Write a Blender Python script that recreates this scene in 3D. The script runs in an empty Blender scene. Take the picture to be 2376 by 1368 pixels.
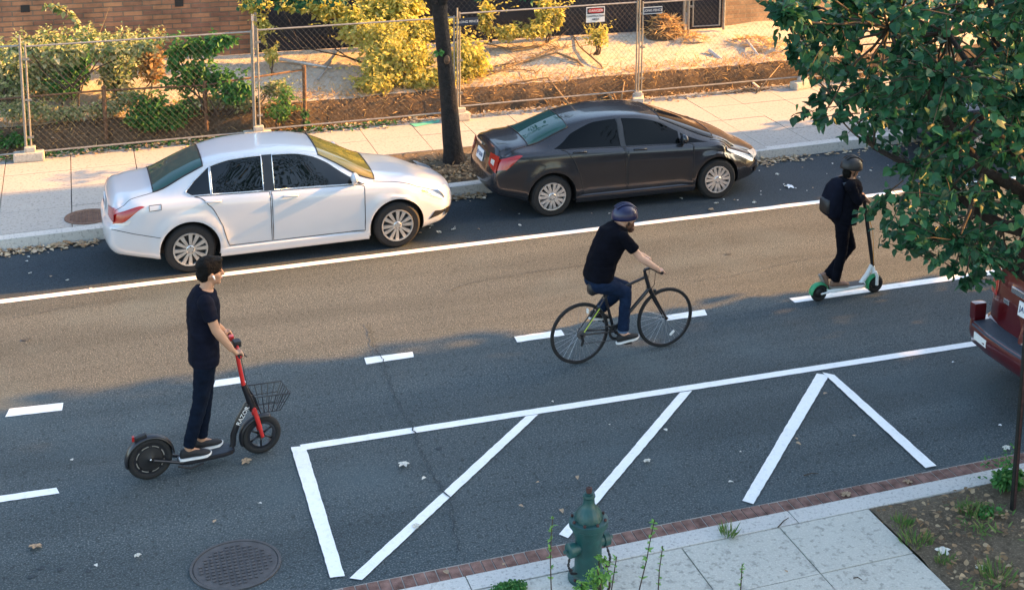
import bpy, bmesh, math, random
from math import pi, sin, cos, tan, sqrt, radians as R
from mathutils import Vector as V, Matrix as M4, noise as NZ
sc = bpy.context.scene
C = sc.collection
# ------------------------------------------------------------------ camera
cam = bpy.data.cameras.new('camera')
cam.sensor_fit = 'HORIZONTAL'; cam.sensor_width = 36
FPX, PPX, PPY, HC = 3269.97, 1403.91, -13.09, 7.0512
cam.lens = FPX/2376*36
cam.shift_x = (1188-PPX)/2376
cam.shift_y = -(684-PPY)/2376
cam.clip_end = 600; cam.clip_start = .1
co = bpy.data.objects.new('camera', cam); C.objects.link(co)
CR = V((0.93505036, -0.35420101, 0.01491528)); CU = V((0.05116344, 0.1764585, 0.98297747)); CF = V((0.35080354, 0.91837032, -0.18311973))
co.matrix_world = M4(((CR.x, CU.x, -CF.x, 0), (CR.y, CU.y, -CF.y, 0), (CR.z, CU.z, -CF.z, HC), (0, 0, 0, 1)))
sc.camera = co
# ------------------------------------------------------------------ light
SUN_EL, SUN_AZ = 22.0, -1.0          # azimuth measured from +X towards +Y
wd = bpy.data.worlds.new('World'); sc.world = wd; wd.use_nodes = True
nt = wd.node_tree; bg = nt.nodes['Background']
sk = nt.nodes.new('ShaderNodeTexSky'); sk.sky_type = 'NISHITA'; sk.sun_disc = False
sk.sun_elevation = R(SUN_EL); sk.sun_rotation = R(90-SUN_AZ); sk.altitude = 50; sk.air_density = 1.2; sk.dust_density = 2.0; sk.ozone_density = .5
nt.links.new(sk.outputs[0], bg.inputs[0]); bg.inputs[1].default_value = .13
sl = bpy.data.lights.new('sun', 'SUN'); sl.energy = 5.0; sl.angle = R(.6); sl.color = (1, .46, .10)
so = bpy.data.objects.new('sun', sl); C.objects.link(so)
SDIR = V((cos(R(SUN_AZ))*cos(R(SUN_EL)), sin(R(SUN_AZ))*cos(R(SUN_EL)), sin(R(SUN_EL))))
so.rotation_euler = SDIR.to_track_quat('Z', 'Y').to_euler(); so.location = (30, 0, 30)
sc.view_settings.view_transform = 'Standard'; sc.view_settings.look = 'None'
sc.view_settings.exposure = 2.2; sc.view_settings.gamma = 1
sc.render.film_transparent = False
try:
    sc.cycles.max_bounces = 8; sc.cycles.transparent_max_bounces = 12
except Exception: pass

# survey helpers: measured picture points -> points of the ground plane / of a plane Y = const
def _ray(u, v): return CF + CR*((u-PPX)/FPX) - CU*((v-PPY)/FPX)
def at(u, v, z=0.0):
    d = _ray(u, v); t = (z-HC)/d.z
    return V((d.x*t, d.y*t, z))
def aty(u, v, Y):
    d = _ray(u, v); t = Y/d.y
    return V((d.x*t, Y, HC+d.z*t))
rnd = random.Random(11)
U = rnd.uniform

# ------------------------------------------------------------------ mesh builder
def basis(d):
    d = d.normalized(); a = V((0, 0, 1)) if abs(d.z) < .9 else V((1, 0, 0))
    x = a.cross(d).normalized(); return x, d.cross(x).normalized(), d
class MB:
    def __init__(s): s.v = []; s.f = []; s.m = []; s.mi = 0
    def add(s, vs, fs):
        o = len(s.v); s.v += [tuple(p) for p in vs]; s.f += [tuple(i+o for i in f) for f in fs]; s.m += [s.mi]*len(fs); return s
    def box(s, c, d, rz=0, mat=None):
        m = mat if mat is not None else M4.Rotation(rz, 4, 'Z')
        vs = [V(c)+(m @ V((x*d[0]/2, y*d[1]/2, z*d[2]/2))) for x in (-1, 1) for y in (-1, 1) for z in (-1, 1)]
        return s.add(vs, [(0, 1, 3, 2), (4, 6, 7, 5), (0, 4, 5, 1), (2, 3, 7, 6), (0, 2, 6, 4), (1, 5, 7, 3)])
    def bbox(s, c, d, b=.01, rz=0, mat=None):           # box with chamfered edges
        m = mat if mat is not None else M4.Rotation(rz, 4, 'Z')
        bm = bmesh.new(); bmesh.ops.create_cube(bm, size=1)
        for v in bm.verts: v.co = V((v.co.x*d[0], v.co.y*d[1], v.co.z*d[2]))
        bmesh.ops.bevel(bm, geom=bm.edges[:], offset=b, segments=2, affect='EDGES', profile=.7)
        bm.verts.index_update()
        vs = [V(c)+(m @ v.co) for v in bm.verts]; fs = [[v.index for v in f.verts] for f in bm.faces]; bm.free()
        return s.add(vs, fs)
    def tube(s, pts, r, n=8, closed=False, caps=True, sx=1):
        pts = [V(p) for p in pts]; k = len(pts); rs = r if isinstance(r, (list, tuple)) else [r]*k
        vs = []; px = None
        for i, p in enumerate(pts):
            if closed: d = pts[(i+1) % k]-pts[i-1]
            else: d = pts[min(i+1, k-1)]-pts[max(i-1, 0)]
            if px is None: x, y, _ = basis(d)
            else:
                dn = d.normalized(); x = (px-dn*px.dot(dn))
                x = x.normalized() if x.length > 1e-6 else basis(d)[0]; y = dn.cross(x)
            px = x
            vs += [p+(x*cos(2*pi*j/n)*sx+y*sin(2*pi*j/n))*rs[i] for j in range(n)]
        fs = []
        for i in range(k if closed else k-1):
            a, b = i*n, ((i+1) % k)*n
            fs += [(a+j, a+(j+1) % n, b+(j+1) % n, b+j) for j in range(n)]
        if caps and not closed: fs += [tuple(range(n-1, -1, -1)), tuple((k-1)*n+j for j in range(n))]
        return s.add(vs, fs)
    def lathe(s, prof, n=24, mat=None, cap=True):       # profile [(r, z)] about local Z
        m = mat if mat is not None else M4.Identity(4)
        vs = [m @ V((r*cos(2*pi*j/n), r*sin(2*pi*j/n), z)) for r, z in prof for j in range(n)]
        k = len(prof)
        fs = [(i*n+j, i*n+(j+1) % n, (i+1)*n+(j+1) % n, (i+1)*n+j) for i in range(k-1) for j in range(n)]
        if cap: fs += [tuple(range(n-1, -1, -1)), tuple((k-1)*n+j for j in range(n))]
        return s.add(vs, fs)
    def ell(s, c, r, mat=None, n=16, k=10):
        m = mat if mat is not None else M4.Identity(3)
        c = V(c); vs = []
        for i in range(1, k):
            a = pi*i/k
            for j in range(n): vs.append(c+(m @ V((r[0]*sin(a)*cos(2*pi*j/n), r[1]*sin(a)*sin(2*pi*j/n), r[2]*cos(a)))))
        vs += [c+(m @ V((0, 0, r[2]))), c+(m @ V((0, 0, -r[2])))]
        T, B = len(vs)-2, len(vs)-1
        fs = [(i*n+j, (i+1)*n+j, (i+1)*n+(j+1) % n, i*n+(j+1) % n) for i in range(k-2) for j in range(n)]
        fs += [(T, j, (j+1) % n) for j in range(n)]+[(B, (k-2)*n+(j+1) % n, (k-2)*n+j) for j in range(n)]
        return s.add(vs, fs)
    def cone(s, a, b, r0, r1, n=14, round0=True, round1=True):   # limb segment
        s.tube([a, b], [r0, r1], n)
        if round0: s.ell(a, (r0,)*3, n=n, k=8)
        if round1: s.ell(b, (r1,)*3, n=n, k=8)
        return s
    def loft(s, rings, n=24, p=2.0):                    # rings [(centre, axisA, axisB)] with half-lengths in the axes
        vs = []
        for c, A, B in rings:
            for j in range(n):
                t = 2*pi*j/n; ca, sa = cos(t), sin(t)
                vs.append(V(c)+V(A)*(abs(ca)**(2/p)*(1 if ca >= 0 else -1))+V(B)*(abs(sa)**(2/p)*(1 if sa >= 0 else -1)))
        k = len(rings)
        fs = [(i*n+j, i*n+(j+1) % n, (i+1)*n+(j+1) % n, (i+1)*n+j) for i in range(k-1) for j in range(n)]
        fs += [tuple(range(n-1, -1, -1)), tuple((k-1)*n+j for j in range(n))]
        return s.add(vs, fs)
    def grid(s, f, nu, nv, flip=False):
        vs = [f(i/nu, j/nv) for i in range(nu+1) for j in range(nv+1)]
        w = nv+1; fs = []
        for i in range(nu):
            for j in range(nv):
                q = (i*w+j, (i+1)*w+j, (i+1)*w+j+1, i*w+j+1); fs.append(q[::-1] if flip else q)
        return s.add(vs, fs)
    def prism(s, poly, z0, z1):
        n = len(poly); vs = [(p[0], p[1], z0) for p in poly]+[(p[0], p[1], z1) for p in poly]
        return s.add(vs, [tuple(range(n-1, -1, -1)), tuple(range(n, 2*n))]+[(i, (i+1) % n, n+(i+1) % n, n+i) for i in range(n)])
    def mesh(s, name, mats, smooth=False, ang=None, xf=None, fixn=False):
        me = bpy.data.meshes.new(name)
        vs = s.v if xf is None else [tuple(xf @ V(p)) for p in s.v]
        me.from_pydata(vs, [], s.f)
        for m in (mats if isinstance(mats, (list, tuple)) else [mats]): me.materials.append(m)
        if any(s.m): me.polygons.foreach_set('material_index', s.m)
        if fixn:
            bm = bmesh.new(); bm.from_mesh(me); bmesh.ops.recalc_face_normals(bm, faces=bm.faces); bm.to_mesh(me); bm.free()
        if smooth: me.shade_smooth()
        if ang: me.set_sharp_from_angle(angle=R(ang))
        me.update(); return me
    def build(s, name, mats, parent=None, smooth=False, ang=None, xf=None, fixn=True):
        return link(name, s.mesh(name, mats, smooth, ang, xf, fixn), parent)
def link(name, me, parent=None):
    o = bpy.data.objects.new(name, me); C.objects.link(o)
    if parent is not None: o.parent = parent
    return o
def tag(o, label=None, cat=None, group=None, kind=None):
    if label: o['label'] = label
    if cat: o['category'] = cat
    if group: o['group'] = group
    if kind: o['kind'] = kind
    return o
def thing(name, label, cat, loc=(0, 0, 0), group=None, rz=0):
    o = bpy.data.objects.new(name, None); C.objects.link(o); o.empty_display_size = .2
    o.location = loc; o.rotation_euler = (0, 0, rz)
    return tag(o, label, cat, group)
def struct(o): o['kind'] = 'structure'; return o
def base0(loc): return M4.Translation(-V(loc))
def copy_tree(o, parent=None):
    c = o.copy(); C.objects.link(c)
    if parent is not None: c.parent = parent
    for ch in list(o.children): copy_tree(ch, c)
    return c
def evaluated(me, mods):
    o = bpy.data.objects.new('tmp', me); C.objects.link(o)
    for t, kw in mods:
        m = o.modifiers.new(t, t)
        for k, v in kw.items(): setattr(m, k, v)
    dg = bpy.context.evaluated_depsgraph_get(); dg.update()
    r = bpy.data.meshes.new_from_object(o.evaluated_get(dg)); bpy.data.objects.remove(o); return r
def pchip(xs, ys):
    n = len(xs); h = [xs[i+1]-xs[i] for i in range(n-1)]; d = [(ys[i+1]-ys[i])/h[i] for i in range(n-1)]
    m = [0]*n; m[0], m[-1] = d[0], d[-1]
    for i in range(1, n-1):
        if d[i-1]*d[i] > 0:
            w1, w2 = 2*h[i]+h[i-1], h[i]+2*h[i-1]; m[i] = (w1+w2)/(w1/d[i-1]+w2/d[i])
    def f(x):
        if x <= xs[0]: return ys[0]
        if x >= xs[-1]: return ys[-1]
        i = 0
        while x > xs[i+1]: i += 1
        t = (x-xs[i])/h[i]; t2, t3 = t*t, t*t*t
        return (2*t3-3*t2+1)*ys[i]+(t3-2*t2+t)*h[i]*m[i]+(-2*t3+3*t2)*ys[i+1]+(t3-t2)*h[i]*m[i+1]
    return f
def pc(pts): return pchip([p[0] for p in pts], [p[1] for p in pts])
def sstep(a, b, x):
    t = max(0, min(1, (x-a)/(b-a))); return t*t*(3-2*t)

# ------------------------------------------------------------------ materials
def _bsdf(name):
    m = bpy.data.materials.new(name); m.use_nodes = True
    return m, m.node_tree, m.node_tree.nodes['Principled BSDF']
def mat(name, col, rough=.6, metal=0, var=.15, scale=6, bump=0, bscale=60, coat=0, spec=.5, col2=None, detail=4, sheen=0):
    m, t, b = _bsdf(name); N, L = t.nodes, t.links
    b.inputs['Roughness'].default_value = rough; b.inputs['Metallic'].default_value = metal
    b.inputs['Specular IOR Level'].default_value = spec
    if coat: b.inputs['Coat Weight'].default_value = coat; b.inputs['Coat Roughness'].default_value = .04
    if sheen: b.inputs['Sheen Weight'].default_value = sheen
    tc = N.new('ShaderNodeTexCoord'); nz = N.new('ShaderNodeTexNoise'); nz.inputs['Scale'].default_value = scale; nz.inputs['Detail'].default_value = detail
    L.new(tc.outputs['Object'], nz.inputs['Vector'])
    rp = N.new('ShaderNodeValToRGB'); rp.color_ramp.elements[0].position = .3; rp.color_ramp.elements[1].position = .7
    c2 = col2 if col2 else tuple(min(1, c*(1+var)) for c in col)
    rp.color_ramp.elements[0].color = tuple(c*(1-var) for c in col)+(1,); rp.color_ramp.elements[1].color = tuple(c2)+(1,)
    L.new(nz.outputs['Fac'], rp.inputs['Fac']); L.new(rp.outputs['Color'], b.inputs['Base Color'])
    if bump:
        n2 = N.new('ShaderNodeTexNoise'); n2.inputs['Scale'].default_value = bscale; n2.inputs['Detail'].default_value = 5
        L.new(tc.outputs['Object'], n2.inputs['Vector'])
        bp = N.new('ShaderNodeBump'); bp.inputs['Strength'].default_value = bump; bp.inputs['Distance'].default_value = .02
        L.new(n2.outputs['Fac'], bp.inputs['Height']); L.new(bp.outputs['Normal'], b.inputs['Normal'])
    return m
def leafmat(name, cols, trans=.35, rough=.5, spec=.3):
    m, t, b = _bsdf(name); N, L = t.nodes, t.links
    g = N.new('ShaderNodeNewGeometry'); rp = N.new('ShaderNodeValToRGB'); e = rp.color_ramp.elements
    e[0].color = tuple(cols[0])+(1,); e[1].color = tuple(cols[-1])+(1,)
    for i, c in enumerate(cols[1:-1]):
        k = e.new((i+1)/(len(cols)-1)); k.color = tuple(c)+(1,)
    L.new(g.outputs['Random Per Island'], rp.inputs['Fac'])
    L.new(rp.outputs['Color'], b.inputs['Base Color']); b.inputs['Roughness'].default_value = rough
    b.inputs['Specular IOR Level'].default_value = spec
    tr = N.new('ShaderNodeBsdfTranslucent'); L.new(rp.outputs['Color'], tr.inputs['Color'])
    mx = N.new('ShaderNodeMixShader'); mx.inputs[0].default_value = trans
    L.new(b.outputs[0], mx.inputs[1]); L.new(tr.outputs[0], mx.inputs[2])
    L.new(mx.outputs[0], N['Material Output'].inputs['Surface'])
    return m
def groundmat(name, base, speck, patch, rough=.85, fine=110, bump=.35, stain=None, spec=.3, pscale=.7, streak=False, dark=.55):
    """speckled mineral surface: aggregate grains, large soft patches and small dark stains"""
    m, t, b = _bsdf(name); N, L = t.nodes, t.links
    tc = N.new('ShaderNodeTexCoord'); b.inputs['Roughness'].default_value = rough; b.inputs['Specular IOR Level'].default_value = spec
    def noise(s, d=3, r=.55):
        n = N.new('ShaderNodeTexNoise'); n.inputs['Scale'].default_value = s; n.inputs['Detail'].default_value = d; n.inputs['Roughness'].default_value = r
        L.new(tc.outputs['Object'], n.inputs['Vector']); return n
    def ramp(src, p0, p1, c0=(0, 0, 0, 1), c1=(1, 1, 1, 1)):
        r = N.new('ShaderNodeValToRGB'); r.color_ramp.elements[0].position = p0; r.color_ramp.elements[1].position = p1
        r.color_ramp.elements[0].color = c0; r.color_ramp.elements[1].color = c1; L.new(src, r.inputs['Fac']); return r
    def mix(fac, a, c, bt='MIX'):
        x = N.new('ShaderNodeMix'); x.data_type = 'RGBA'; x.blend_type = bt
        if hasattr(fac, 'is_linked'): L.new(fac, x.inputs[0])
        else: x.inputs[0].default_value = fac
        for k, s in ((6, a), (7, c)):
            if hasattr(s, 'is_linked'): L.new(s, x.inputs[k])
            else: x.inputs[k].default_value = tuple(s)+(1,)
        return x.outputs[2]
    n1 = noise(fine, 4, .7); n2 = noise(pscale, 4, .6); n3 = noise(fine*.33, 2); n4 = noise(5, 5, .7)
    c = mix(ramp(n2.outputs['Fac'], .35, .68).outputs['Color'], base, patch)
    c = mix(ramp(n1.outputs['Fac'], .50, .66).outputs['Color'], c, speck)
    dk = tuple(x*.35 for x in base)
    c = mix(ramp(n3.outputs['Fac'], .30, .46, (1, 1, 1, 1), (0, 0, 0, 1)).outputs['Color'], c, mix(dark, c, dk))
    if stain: c = mix(ramp(n4.outputs['Fac'], .62, .72).outputs['Color'], c, mix(.6, c, stain))
    if streak:
        mp = N.new('ShaderNodeMapping'); mp.inputs['Scale'].default_value = (.10, 1.1, 1); L.new(tc.outputs['Object'], mp.inputs['Vector'])
        n5 = N.new('ShaderNodeTexNoise'); n5.inputs['Scale'].default_value = 1.3; n5.inputs['Detail'].default_value = 6; L.new(mp.outputs['Vector'], n5.inputs['Vector'])
        c = mix(ramp(n5.outputs['Fac'], .38, .62, (.45, .45, .45, 1), (0, 0, 0, 1)).outputs['Color'], c, mix(.75, c, tuple(x*.45 for x in base)))
        n6 = noise(.45, 3); c = mix(ramp(n6.outputs['Fac'], .55, .72, (0, 0, 0, 1), (.5, .5, .5, 1)).outputs['Color'], c, tuple(x*1.9 for x in base))
    L.new(c, b.inputs['Base Color'])
    bp = N.new('ShaderNodeBump'); bp.inputs['Strength'].default_value = bump; bp.inputs['Distance'].default_value = .01
    L.new(n1.outputs['Fac'], bp.inputs['Height']); L.new(bp.outputs['Normal'], b.inputs['Normal'])
    return m
def brickmat(name, c1, c2, mortar, bw, bh, rough=.9, msize=.012):
    m, t, b = _bsdf(name); N, L = t.nodes, t.links
    tc = N.new('ShaderNodeTexCoord'); mp = N.new('ShaderNodeMapping'); mp.inputs['Rotation'].default_value = (R(-90), 0, 0)
    L.new(tc.outputs['Object'], mp.inputs['Vector'])
    k = N.new('ShaderNodeTexBrick'); k.inputs['Scale'].default_value = 1; k.inputs['Brick Width'].default_value = bw; k.inputs['Row Height'].default_value = bh
    k.inputs['Mortar Size'].default_value = msize; k.inputs['Mortar Smooth'].default_value = .3; k.inputs['Bias'].default_value = -.1
    k.inputs['Color1'].default_value = c1+(1,); k.inputs['Color2'].default_value = c2+(1,); k.inputs['Mortar'].default_value = mortar+(1,)
    L.new(mp.outputs['Vector'], k.inputs['Vector'])
    nz = N.new('ShaderNodeTexNoise'); nz.inputs['Scale'].default_value = 1.6; nz.inputs['Detail'].default_value = 8; nz.inputs['Roughness'].default_value = .7
    L.new(tc.outputs['Object'], nz.inputs['Vector'])
    rp = N.new('ShaderNodeValToRGB'); rp.color_ramp.elements[0].position = .3; rp.color_ramp.elements[1].position = .7
    rp.color_ramp.elements[0].color = (.45, .45, .45, 1); rp.color_ramp.elements[1].color = (1.25, 1.2, 1.15, 1)
    L.new(nz.outputs['Fac'], rp.inputs['Fac'])
    x = N.new('ShaderNodeMix'); x.data_type = 'RGBA'; x.blend_type = 'MULTIPLY'; x.inputs[0].default_value = 1
    L.new(k.outputs['Color'], x.inputs[6]); L.new(rp.outputs['Color'], x.inputs[7]); L.new(x.outputs[2], b.inputs['Base Color'])
    b.inputs['Roughness'].default_value = rough
    bp = N.new('ShaderNodeBump'); bp.inputs['Strength'].default_value = .8; bp.inputs['Distance'].default_value = .02
    L.new(k.outputs['Fac'], bp.inputs['Height']); bp.invert = True; L.new(bp.outputs['Normal'], b.inputs['Normal'])
    return m
def glassmat(name, col, rough=.03, alpha=1.0):
    m, t, b = _bsdf(name)
    b.inputs['Base Color'].default_value = col+(1,); b.inputs['Roughness'].default_value = rough
    b.inputs['Specular IOR Level'].default_value = .5
    if alpha < 1:
        N, L = t.nodes, t.links; tr = N.new('ShaderNodeBsdfTransparent'); mx = N.new('ShaderNodeMixShader'); mx.inputs[0].default_value = alpha
        tr.inputs['Color'].default_value = (.75, .9, .88, 1)
        L.new(tr.outputs[0], mx.inputs[1]); L.new(b.outputs[0], mx.inputs[2]); L.new(mx.outputs[0], N['Material Output'].inputs['Surface'])
    return m
def plain(name, col, rough=.5, metal=0, coat=0, spec=.5): return mat(name, col, rough, metal, .06, 30, coat=coat, spec=spec)

A = {}
A['asphalt'] = groundmat('asphalt', (.042, .060, .068), (.185, .205, .21), (.059, .076, .082), .9, 58, .8, (.026, .036, .041), streak=True)
A['asphalt2'] = groundmat('new_asphalt', (.025, .036, .045), (.075, .090, .10), (.033, .046, .056), .88, 95, .45, (.025, .032, .04))
A['paint'] = groundmat('road_paint', (.84, .84, .82), (.88, .88, .87), (.78, .78, .76), .7, 60, .2, (.60, .60, .59), pscale=3, dark=.14)
A['conc'] = groundmat('pale_concrete', (.33, .32, .30), (.41, .395, .37), (.37, .355, .33), .9, 70, .25, (.40, .37, .33))
A['concn'] = groundmat('worn_concrete', (.46, .455, .41), (.55, .54, .49), (.41, .405, .365), .9, 60, .45, (.20, .20, .19), pscale=1.4)
A['kerb'] = groundmat('kerb_granite', (.50, .49, .465), (.60, .59, .56), (.46, .45, .43), .85, 90, .3, (.38, .37, .36))
A['joint'] = plain('joint_dirt', (.05, .048, .042), .95)
A['gutter'] = mat('gutter_brick', (.16, .075, .055), .9, 0, .45, 9, .4, 80, col2=(.27, .15, .12))
A['mortar'] = plain('mortar', (.30, .28, .25), .95)
A['soil'] = groundmat('soil', (.085, .066, .045), (.20, .16, .11), (.12, .095, .065), .95, 45, .9, (.05, .04, .03), pscale=2)
A['dirt'] = groundmat('lot_dirt', (.50, .435, .345), (.57, .50, .41), (.42, .36, .28), .95, 30, .9, (.24, .19, .12), pscale=1.2)
A['bank'] = groundmat('bank_soil', (.075, .052, .034), (.16, .115, .075), (.10, .068, .042), .95, 25, 1.0, (.05, .035, .02), pscale=3)
A['ground'] = groundmat('ground', (.13, .13, .09), (.18, .17, .12), (.10, .11, .07), .95, 20, .4)
A['brick'] = brickmat('brown_brick', (.42, .215, .115), (.23, .115, .08), (.19, .145, .105), .34, .092)
A['tan'] = brickmat('tan_brick', (.50, .33, .185), (.38, .235, .13), (.42, .32, .2), .3, .095)
A['screen'] = mat('screen_fabric', (.008, .012, .022), .85, 0, .3, 3, .3, 200)
A['galv'] = mat('galvanized_steel', (.30, .29, .265), .5, .6, .2, 20)
A['wire'] = mat('wire', (.13, .125, .115), .6, .4, .2, 20)
A['rust'] = mat('rusty_steel', (.13, .075, .045), .85, .2, .4, 20, .3)
A['block'] = groundmat('block_concrete', (.45, .43, .37), (.55, .52, .46), (.40, .38, .33), .95, 60, .5)
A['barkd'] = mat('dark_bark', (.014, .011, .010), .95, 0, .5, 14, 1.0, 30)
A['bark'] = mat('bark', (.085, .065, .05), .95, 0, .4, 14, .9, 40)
A['twig'] = mat('twig', (.045, .032, .022), .9, 0, .3, 20)
A['deadwood'] = mat('dead_wood', (.26, .18, .10), .9, 0, .3, 12)
A['leaf'] = leafmat('tree_leaf', [(.008, .038, .020), (.013, .060, .030), (.020, .092, .044), (.032, .125, .052)], .20, .45, .22)
A['leafy'] = leafmat('yellow_leaf', [(.50, .46, .10), (.62, .56, .15), (.38, .40, .09), (.68, .62, .24)], .45, .6)
A['leafg'] = leafmat('green_leaf', [(.045, .17, .045), (.07, .24, .06), (.03, .11, .035), (.14, .30, .07)], .35)
A['leafm'] = leafmat('mixed_leaf', [(.06, .16, .05), (.50, .48, .26), (.16, .26, .08), (.60, .57, .36), (.10, .20, .06), (.42, .44, .20)], .35, .6)
A['leafo'] = leafmat('rusty_leaf', [(.30, .17, .06), (.42, .28, .12), (.22, .12, .05), (.36, .30, .15)], .3, .7)
A['leafb'] = leafmat('bright_sprig', [(.12, .30, .06), (.20, .38, .09), (.09, .24, .06)], .4)
A['litter'] = leafmat('litter_leaf', [(.16, .10, .05), (.30, .20, .11), (.10, .06, .035), (.38, .29, .18), (.20, .12, .06)], .1, .85)
A['dry'] = leafmat('dry_leaf', [(.42, .30, .17), (.55, .44, .30), (.30, .17, .08), (.62, .54, .42), (.36, .22, .11)], .15, .8)
A['dryp'] = leafmat('pale_leaf', [(.62, .60, .55), (.70, .68, .62), (.55, .50, .42)], .15, .8)
A['straw'] = leafmat('straw', [(.58, .38, .15), (.68, .48, .22), (.46, .28, .10), (.55, .40, .21)], .2, .8)
A['grass'] = leafmat('grass', [(.07, .16, .04), (.10, .20, .05), (.22, .22, .08)], .3, .7)
A['white'] = mat('white_car_paint', (.50, .525, .57), .28, 0, .015, 3, coat=.9)
A['grey'] = mat('grey_car_paint', (.021, .022, .027), .22, .15, .05, 3, coat=.6, spec=.35)
A['red'] = mat('red_car_paint', (.075, .003, .006), .28, .15, .05, 3, coat=.9)
A['navy'] = mat('navy_car_paint', (.012, .018, .035), .28, .3, .05, 3, coat=.9)
A['glass'] = glassmat('car_glass', (.003, .005, .007), .02)
A['glassd'] = glassmat('tinted_glass', (.002, .003, .004), .03); A['glassd'].node_tree.nodes['Principled BSDF'].inputs['Specular IOR Level'].default_value = .15
A['glasst'] = glassmat('teal_glass', (.022, .066, .062), .03)
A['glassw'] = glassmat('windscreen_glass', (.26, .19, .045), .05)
A['tyre'] = mat('tyre_rubber', (.012, .012, .013), .85, 0, .2, 40)
A['rim'] = mat('silver_wheel', (.58, .58, .58), .32, .75, .05, 10)
A['blk'] = mat('black_plastic', (.012, .012, .014), .5, 0, .15, 30)
A['blkm'] = mat('black_paint', (.012, .012, .016), .35, .1, .1, 30, coat=.3)
A['seam'] = plain('panel_gap', (.018, .018, .02), .9)
A['chrome'] = mat('chrome', (.75, .75, .76), .18, .95, .03, 10)
A['redl'] = plain('red_lens', (.34, .012, .010), .2, 0, .8)
A['clear'] = plain('clear_lens', (.62, .62, .60), .15, 0, .8)
A['amber'] = plain('amber_lens', (.60, .26, .04), .2, 0, .6)
A['plate'] = plain('plate_white', (.72, .73, .75), .5)
A['ink'] = plain('plate_ink', (.03, .05, .14), .6)
A['skin'] = mat('skin_tan', (.40, .22, .135), .55, 0, .06, 14)
A['skinp'] = mat('skin_fair', (.52, .31, .22), .55, 0, .06, 14)
A['skind'] = mat('skin_brown', (.26, .135, .085), .55, 0, .06, 14)
A['lip'] = plain('lips', (.30, .12, .10), .5)
A['eyew'] = plain('eye', (.05, .035, .03), .2)
A['hair'] = mat('black_hair', (.004, .0035, .0035), .7, 0, .5, 60, .8, 90, spec=.15)
A['beard'] = mat('red_beard', (.11, .045, .025), .8, 0, .4, 60, .8, 120)
A['tee'] = mat('navy_cotton', (.0055, .007, .015), .95, 0, .25, 9, .25, 25, spec=.1)
A['teeb'] = mat('black_cotton', (.003, .0035, .007), .95, 0, .25, 9, .25, 25, spec=.1)
A['jean'] = mat('dark_jeans', (.004, .008, .018), .95, 0, .25, 12, .25, 30, spec=.1)
A['denim'] = mat('blue_jeans', (.008, .017, .042), .95, 0, .3, 12, .3, 30, spec=.1)
A['cuff'] = mat('jean_cuff', (.07, .115, .20), .95, 0, .2, 12)
A['shoe'] = mat('black_shoe', (.010, .010, .012), .75, 0, .2, 40)
A['shoebr'] = mat('brown_shoe', (.20, .11, .075), .7, 0, .2, 30)
A['sole'] = plain('white_sole', (.72, .72, .72), .6)
A['soleg'] = plain('grey_sole', (.22, .20, .18), .7)
A['sred'] = mat('red_scooter_paint', (.52, .022, .018), .35, 0, .06, 20, coat=.5)
A['lime'] = mat('green_fender', (.03, .26, .11), .4, 0, .06, 20)
A['swhite'] = mat('white_scooter_paint', (.74, .76, .76), .35, 0, .04, 20)
A['blueh'] = mat('navy_helmet', (.006, .010, .055), .4, 0, .08, 20, coat=.2)
A['hyd'] = mat('hydrant_green', (.008, .055, .053), .45, 0, .3, 9, .12, 60)
A['hydn'] = mat('rusty_nut', (.06, .028, .026), .8, .2, .4, 30, .3)
A['iron'] = mat('cast_iron', (.075, .072, .074), .7, .25, .2, 12, .3, 60)
A['iron2'] = mat('rusty_cover', (.16, .10, .075), .8, .15, .25, 12, .3, 60)
A['signw'] = plain('sign_white', (.72, .72, .70), .5)
A['signr'] = plain('sign_red', (.48, .015, .02), .5)
A['signk'] = plain('sign_black', (.012, .012, .014), .5)
A['signn'] = plain('sign_navy', (.015, .03, .06), .5)
A['signb'] = plain('sign_pale', (.55, .62, .66), .5)
A['post'] = mat('dark_post', (.014, .015, .014), .6, .4, .4, 8, .2)
A['step'] = mat('bumper_step', (.025, .035, .05), .6, 0, .2, 20, .3, 90)
A['yel'] = plain('yellow_green', (.42, .52, .06), .5)
A['pipe'] = mat('white_pipe', (.62, .60, .57), .5, 0, .1, 10)
A['teal'] = plain('teal_chalk', (.10, .42, .32), .9)
A['paper'] = plain('paper', (.75, .76, .78), .9)
# ================================================================== ground, road, pavements
def kY(x): return 19.88+.044*x            # far kerb face
def fY(x): return 23.55+.03*x             # line of the temporary fence
g = MB(); g.add([(-150, -150, -.06), (200, -150, -.06), (200, 250, -.06), (-150, 250, -.06)], [(0, 1, 2, 3)]); struct(g.build('ground', A['ground']))
g = MB(); g.add([(-80, 10.5, 0), (120, 10.5, 0), (120, 27, 0), (-80, 17.5, 0)], [(0, 1, 2, 3)]); road = struct(g.build('road', A['asphalt']))
def eY(x): return 18.02+.012*x
g = MB()
def pk(u, v):
    x = -20+60*u; y0 = eY(x)-.02; y1 = kY(x)+.05
    return (x, y0+(y1-y0)*v, .004)
g.grid(pk, 60, 3); lane = struct(g.build('parking_lane', A['asphalt2']))
def mark(name, pts, z=.008, m='paint', jit=.003):
    """painted marking with slightly ragged edges, from its ground corners"""
    P = [p if isinstance(p, V) else at(*p) for p in pts]; out = []
    for i, p in enumerate(P):
        q = P[(i+1) % len(P)]; n = max(1, int((q-p).length/.06))
        d = (q-p).normalized(); nn = V((-d.y, d.x, 0))
        for k in range(n): out.append(p.lerp(q, k/n)+(nn*U(-jit, jit) if k else V((0, 0, 0))))
    mb = MB(); mb.add([(p.x, p.y, z) for p in out], [tuple(range(len(out)))])
    return struct(mb.build(name, A[m], road))
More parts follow.
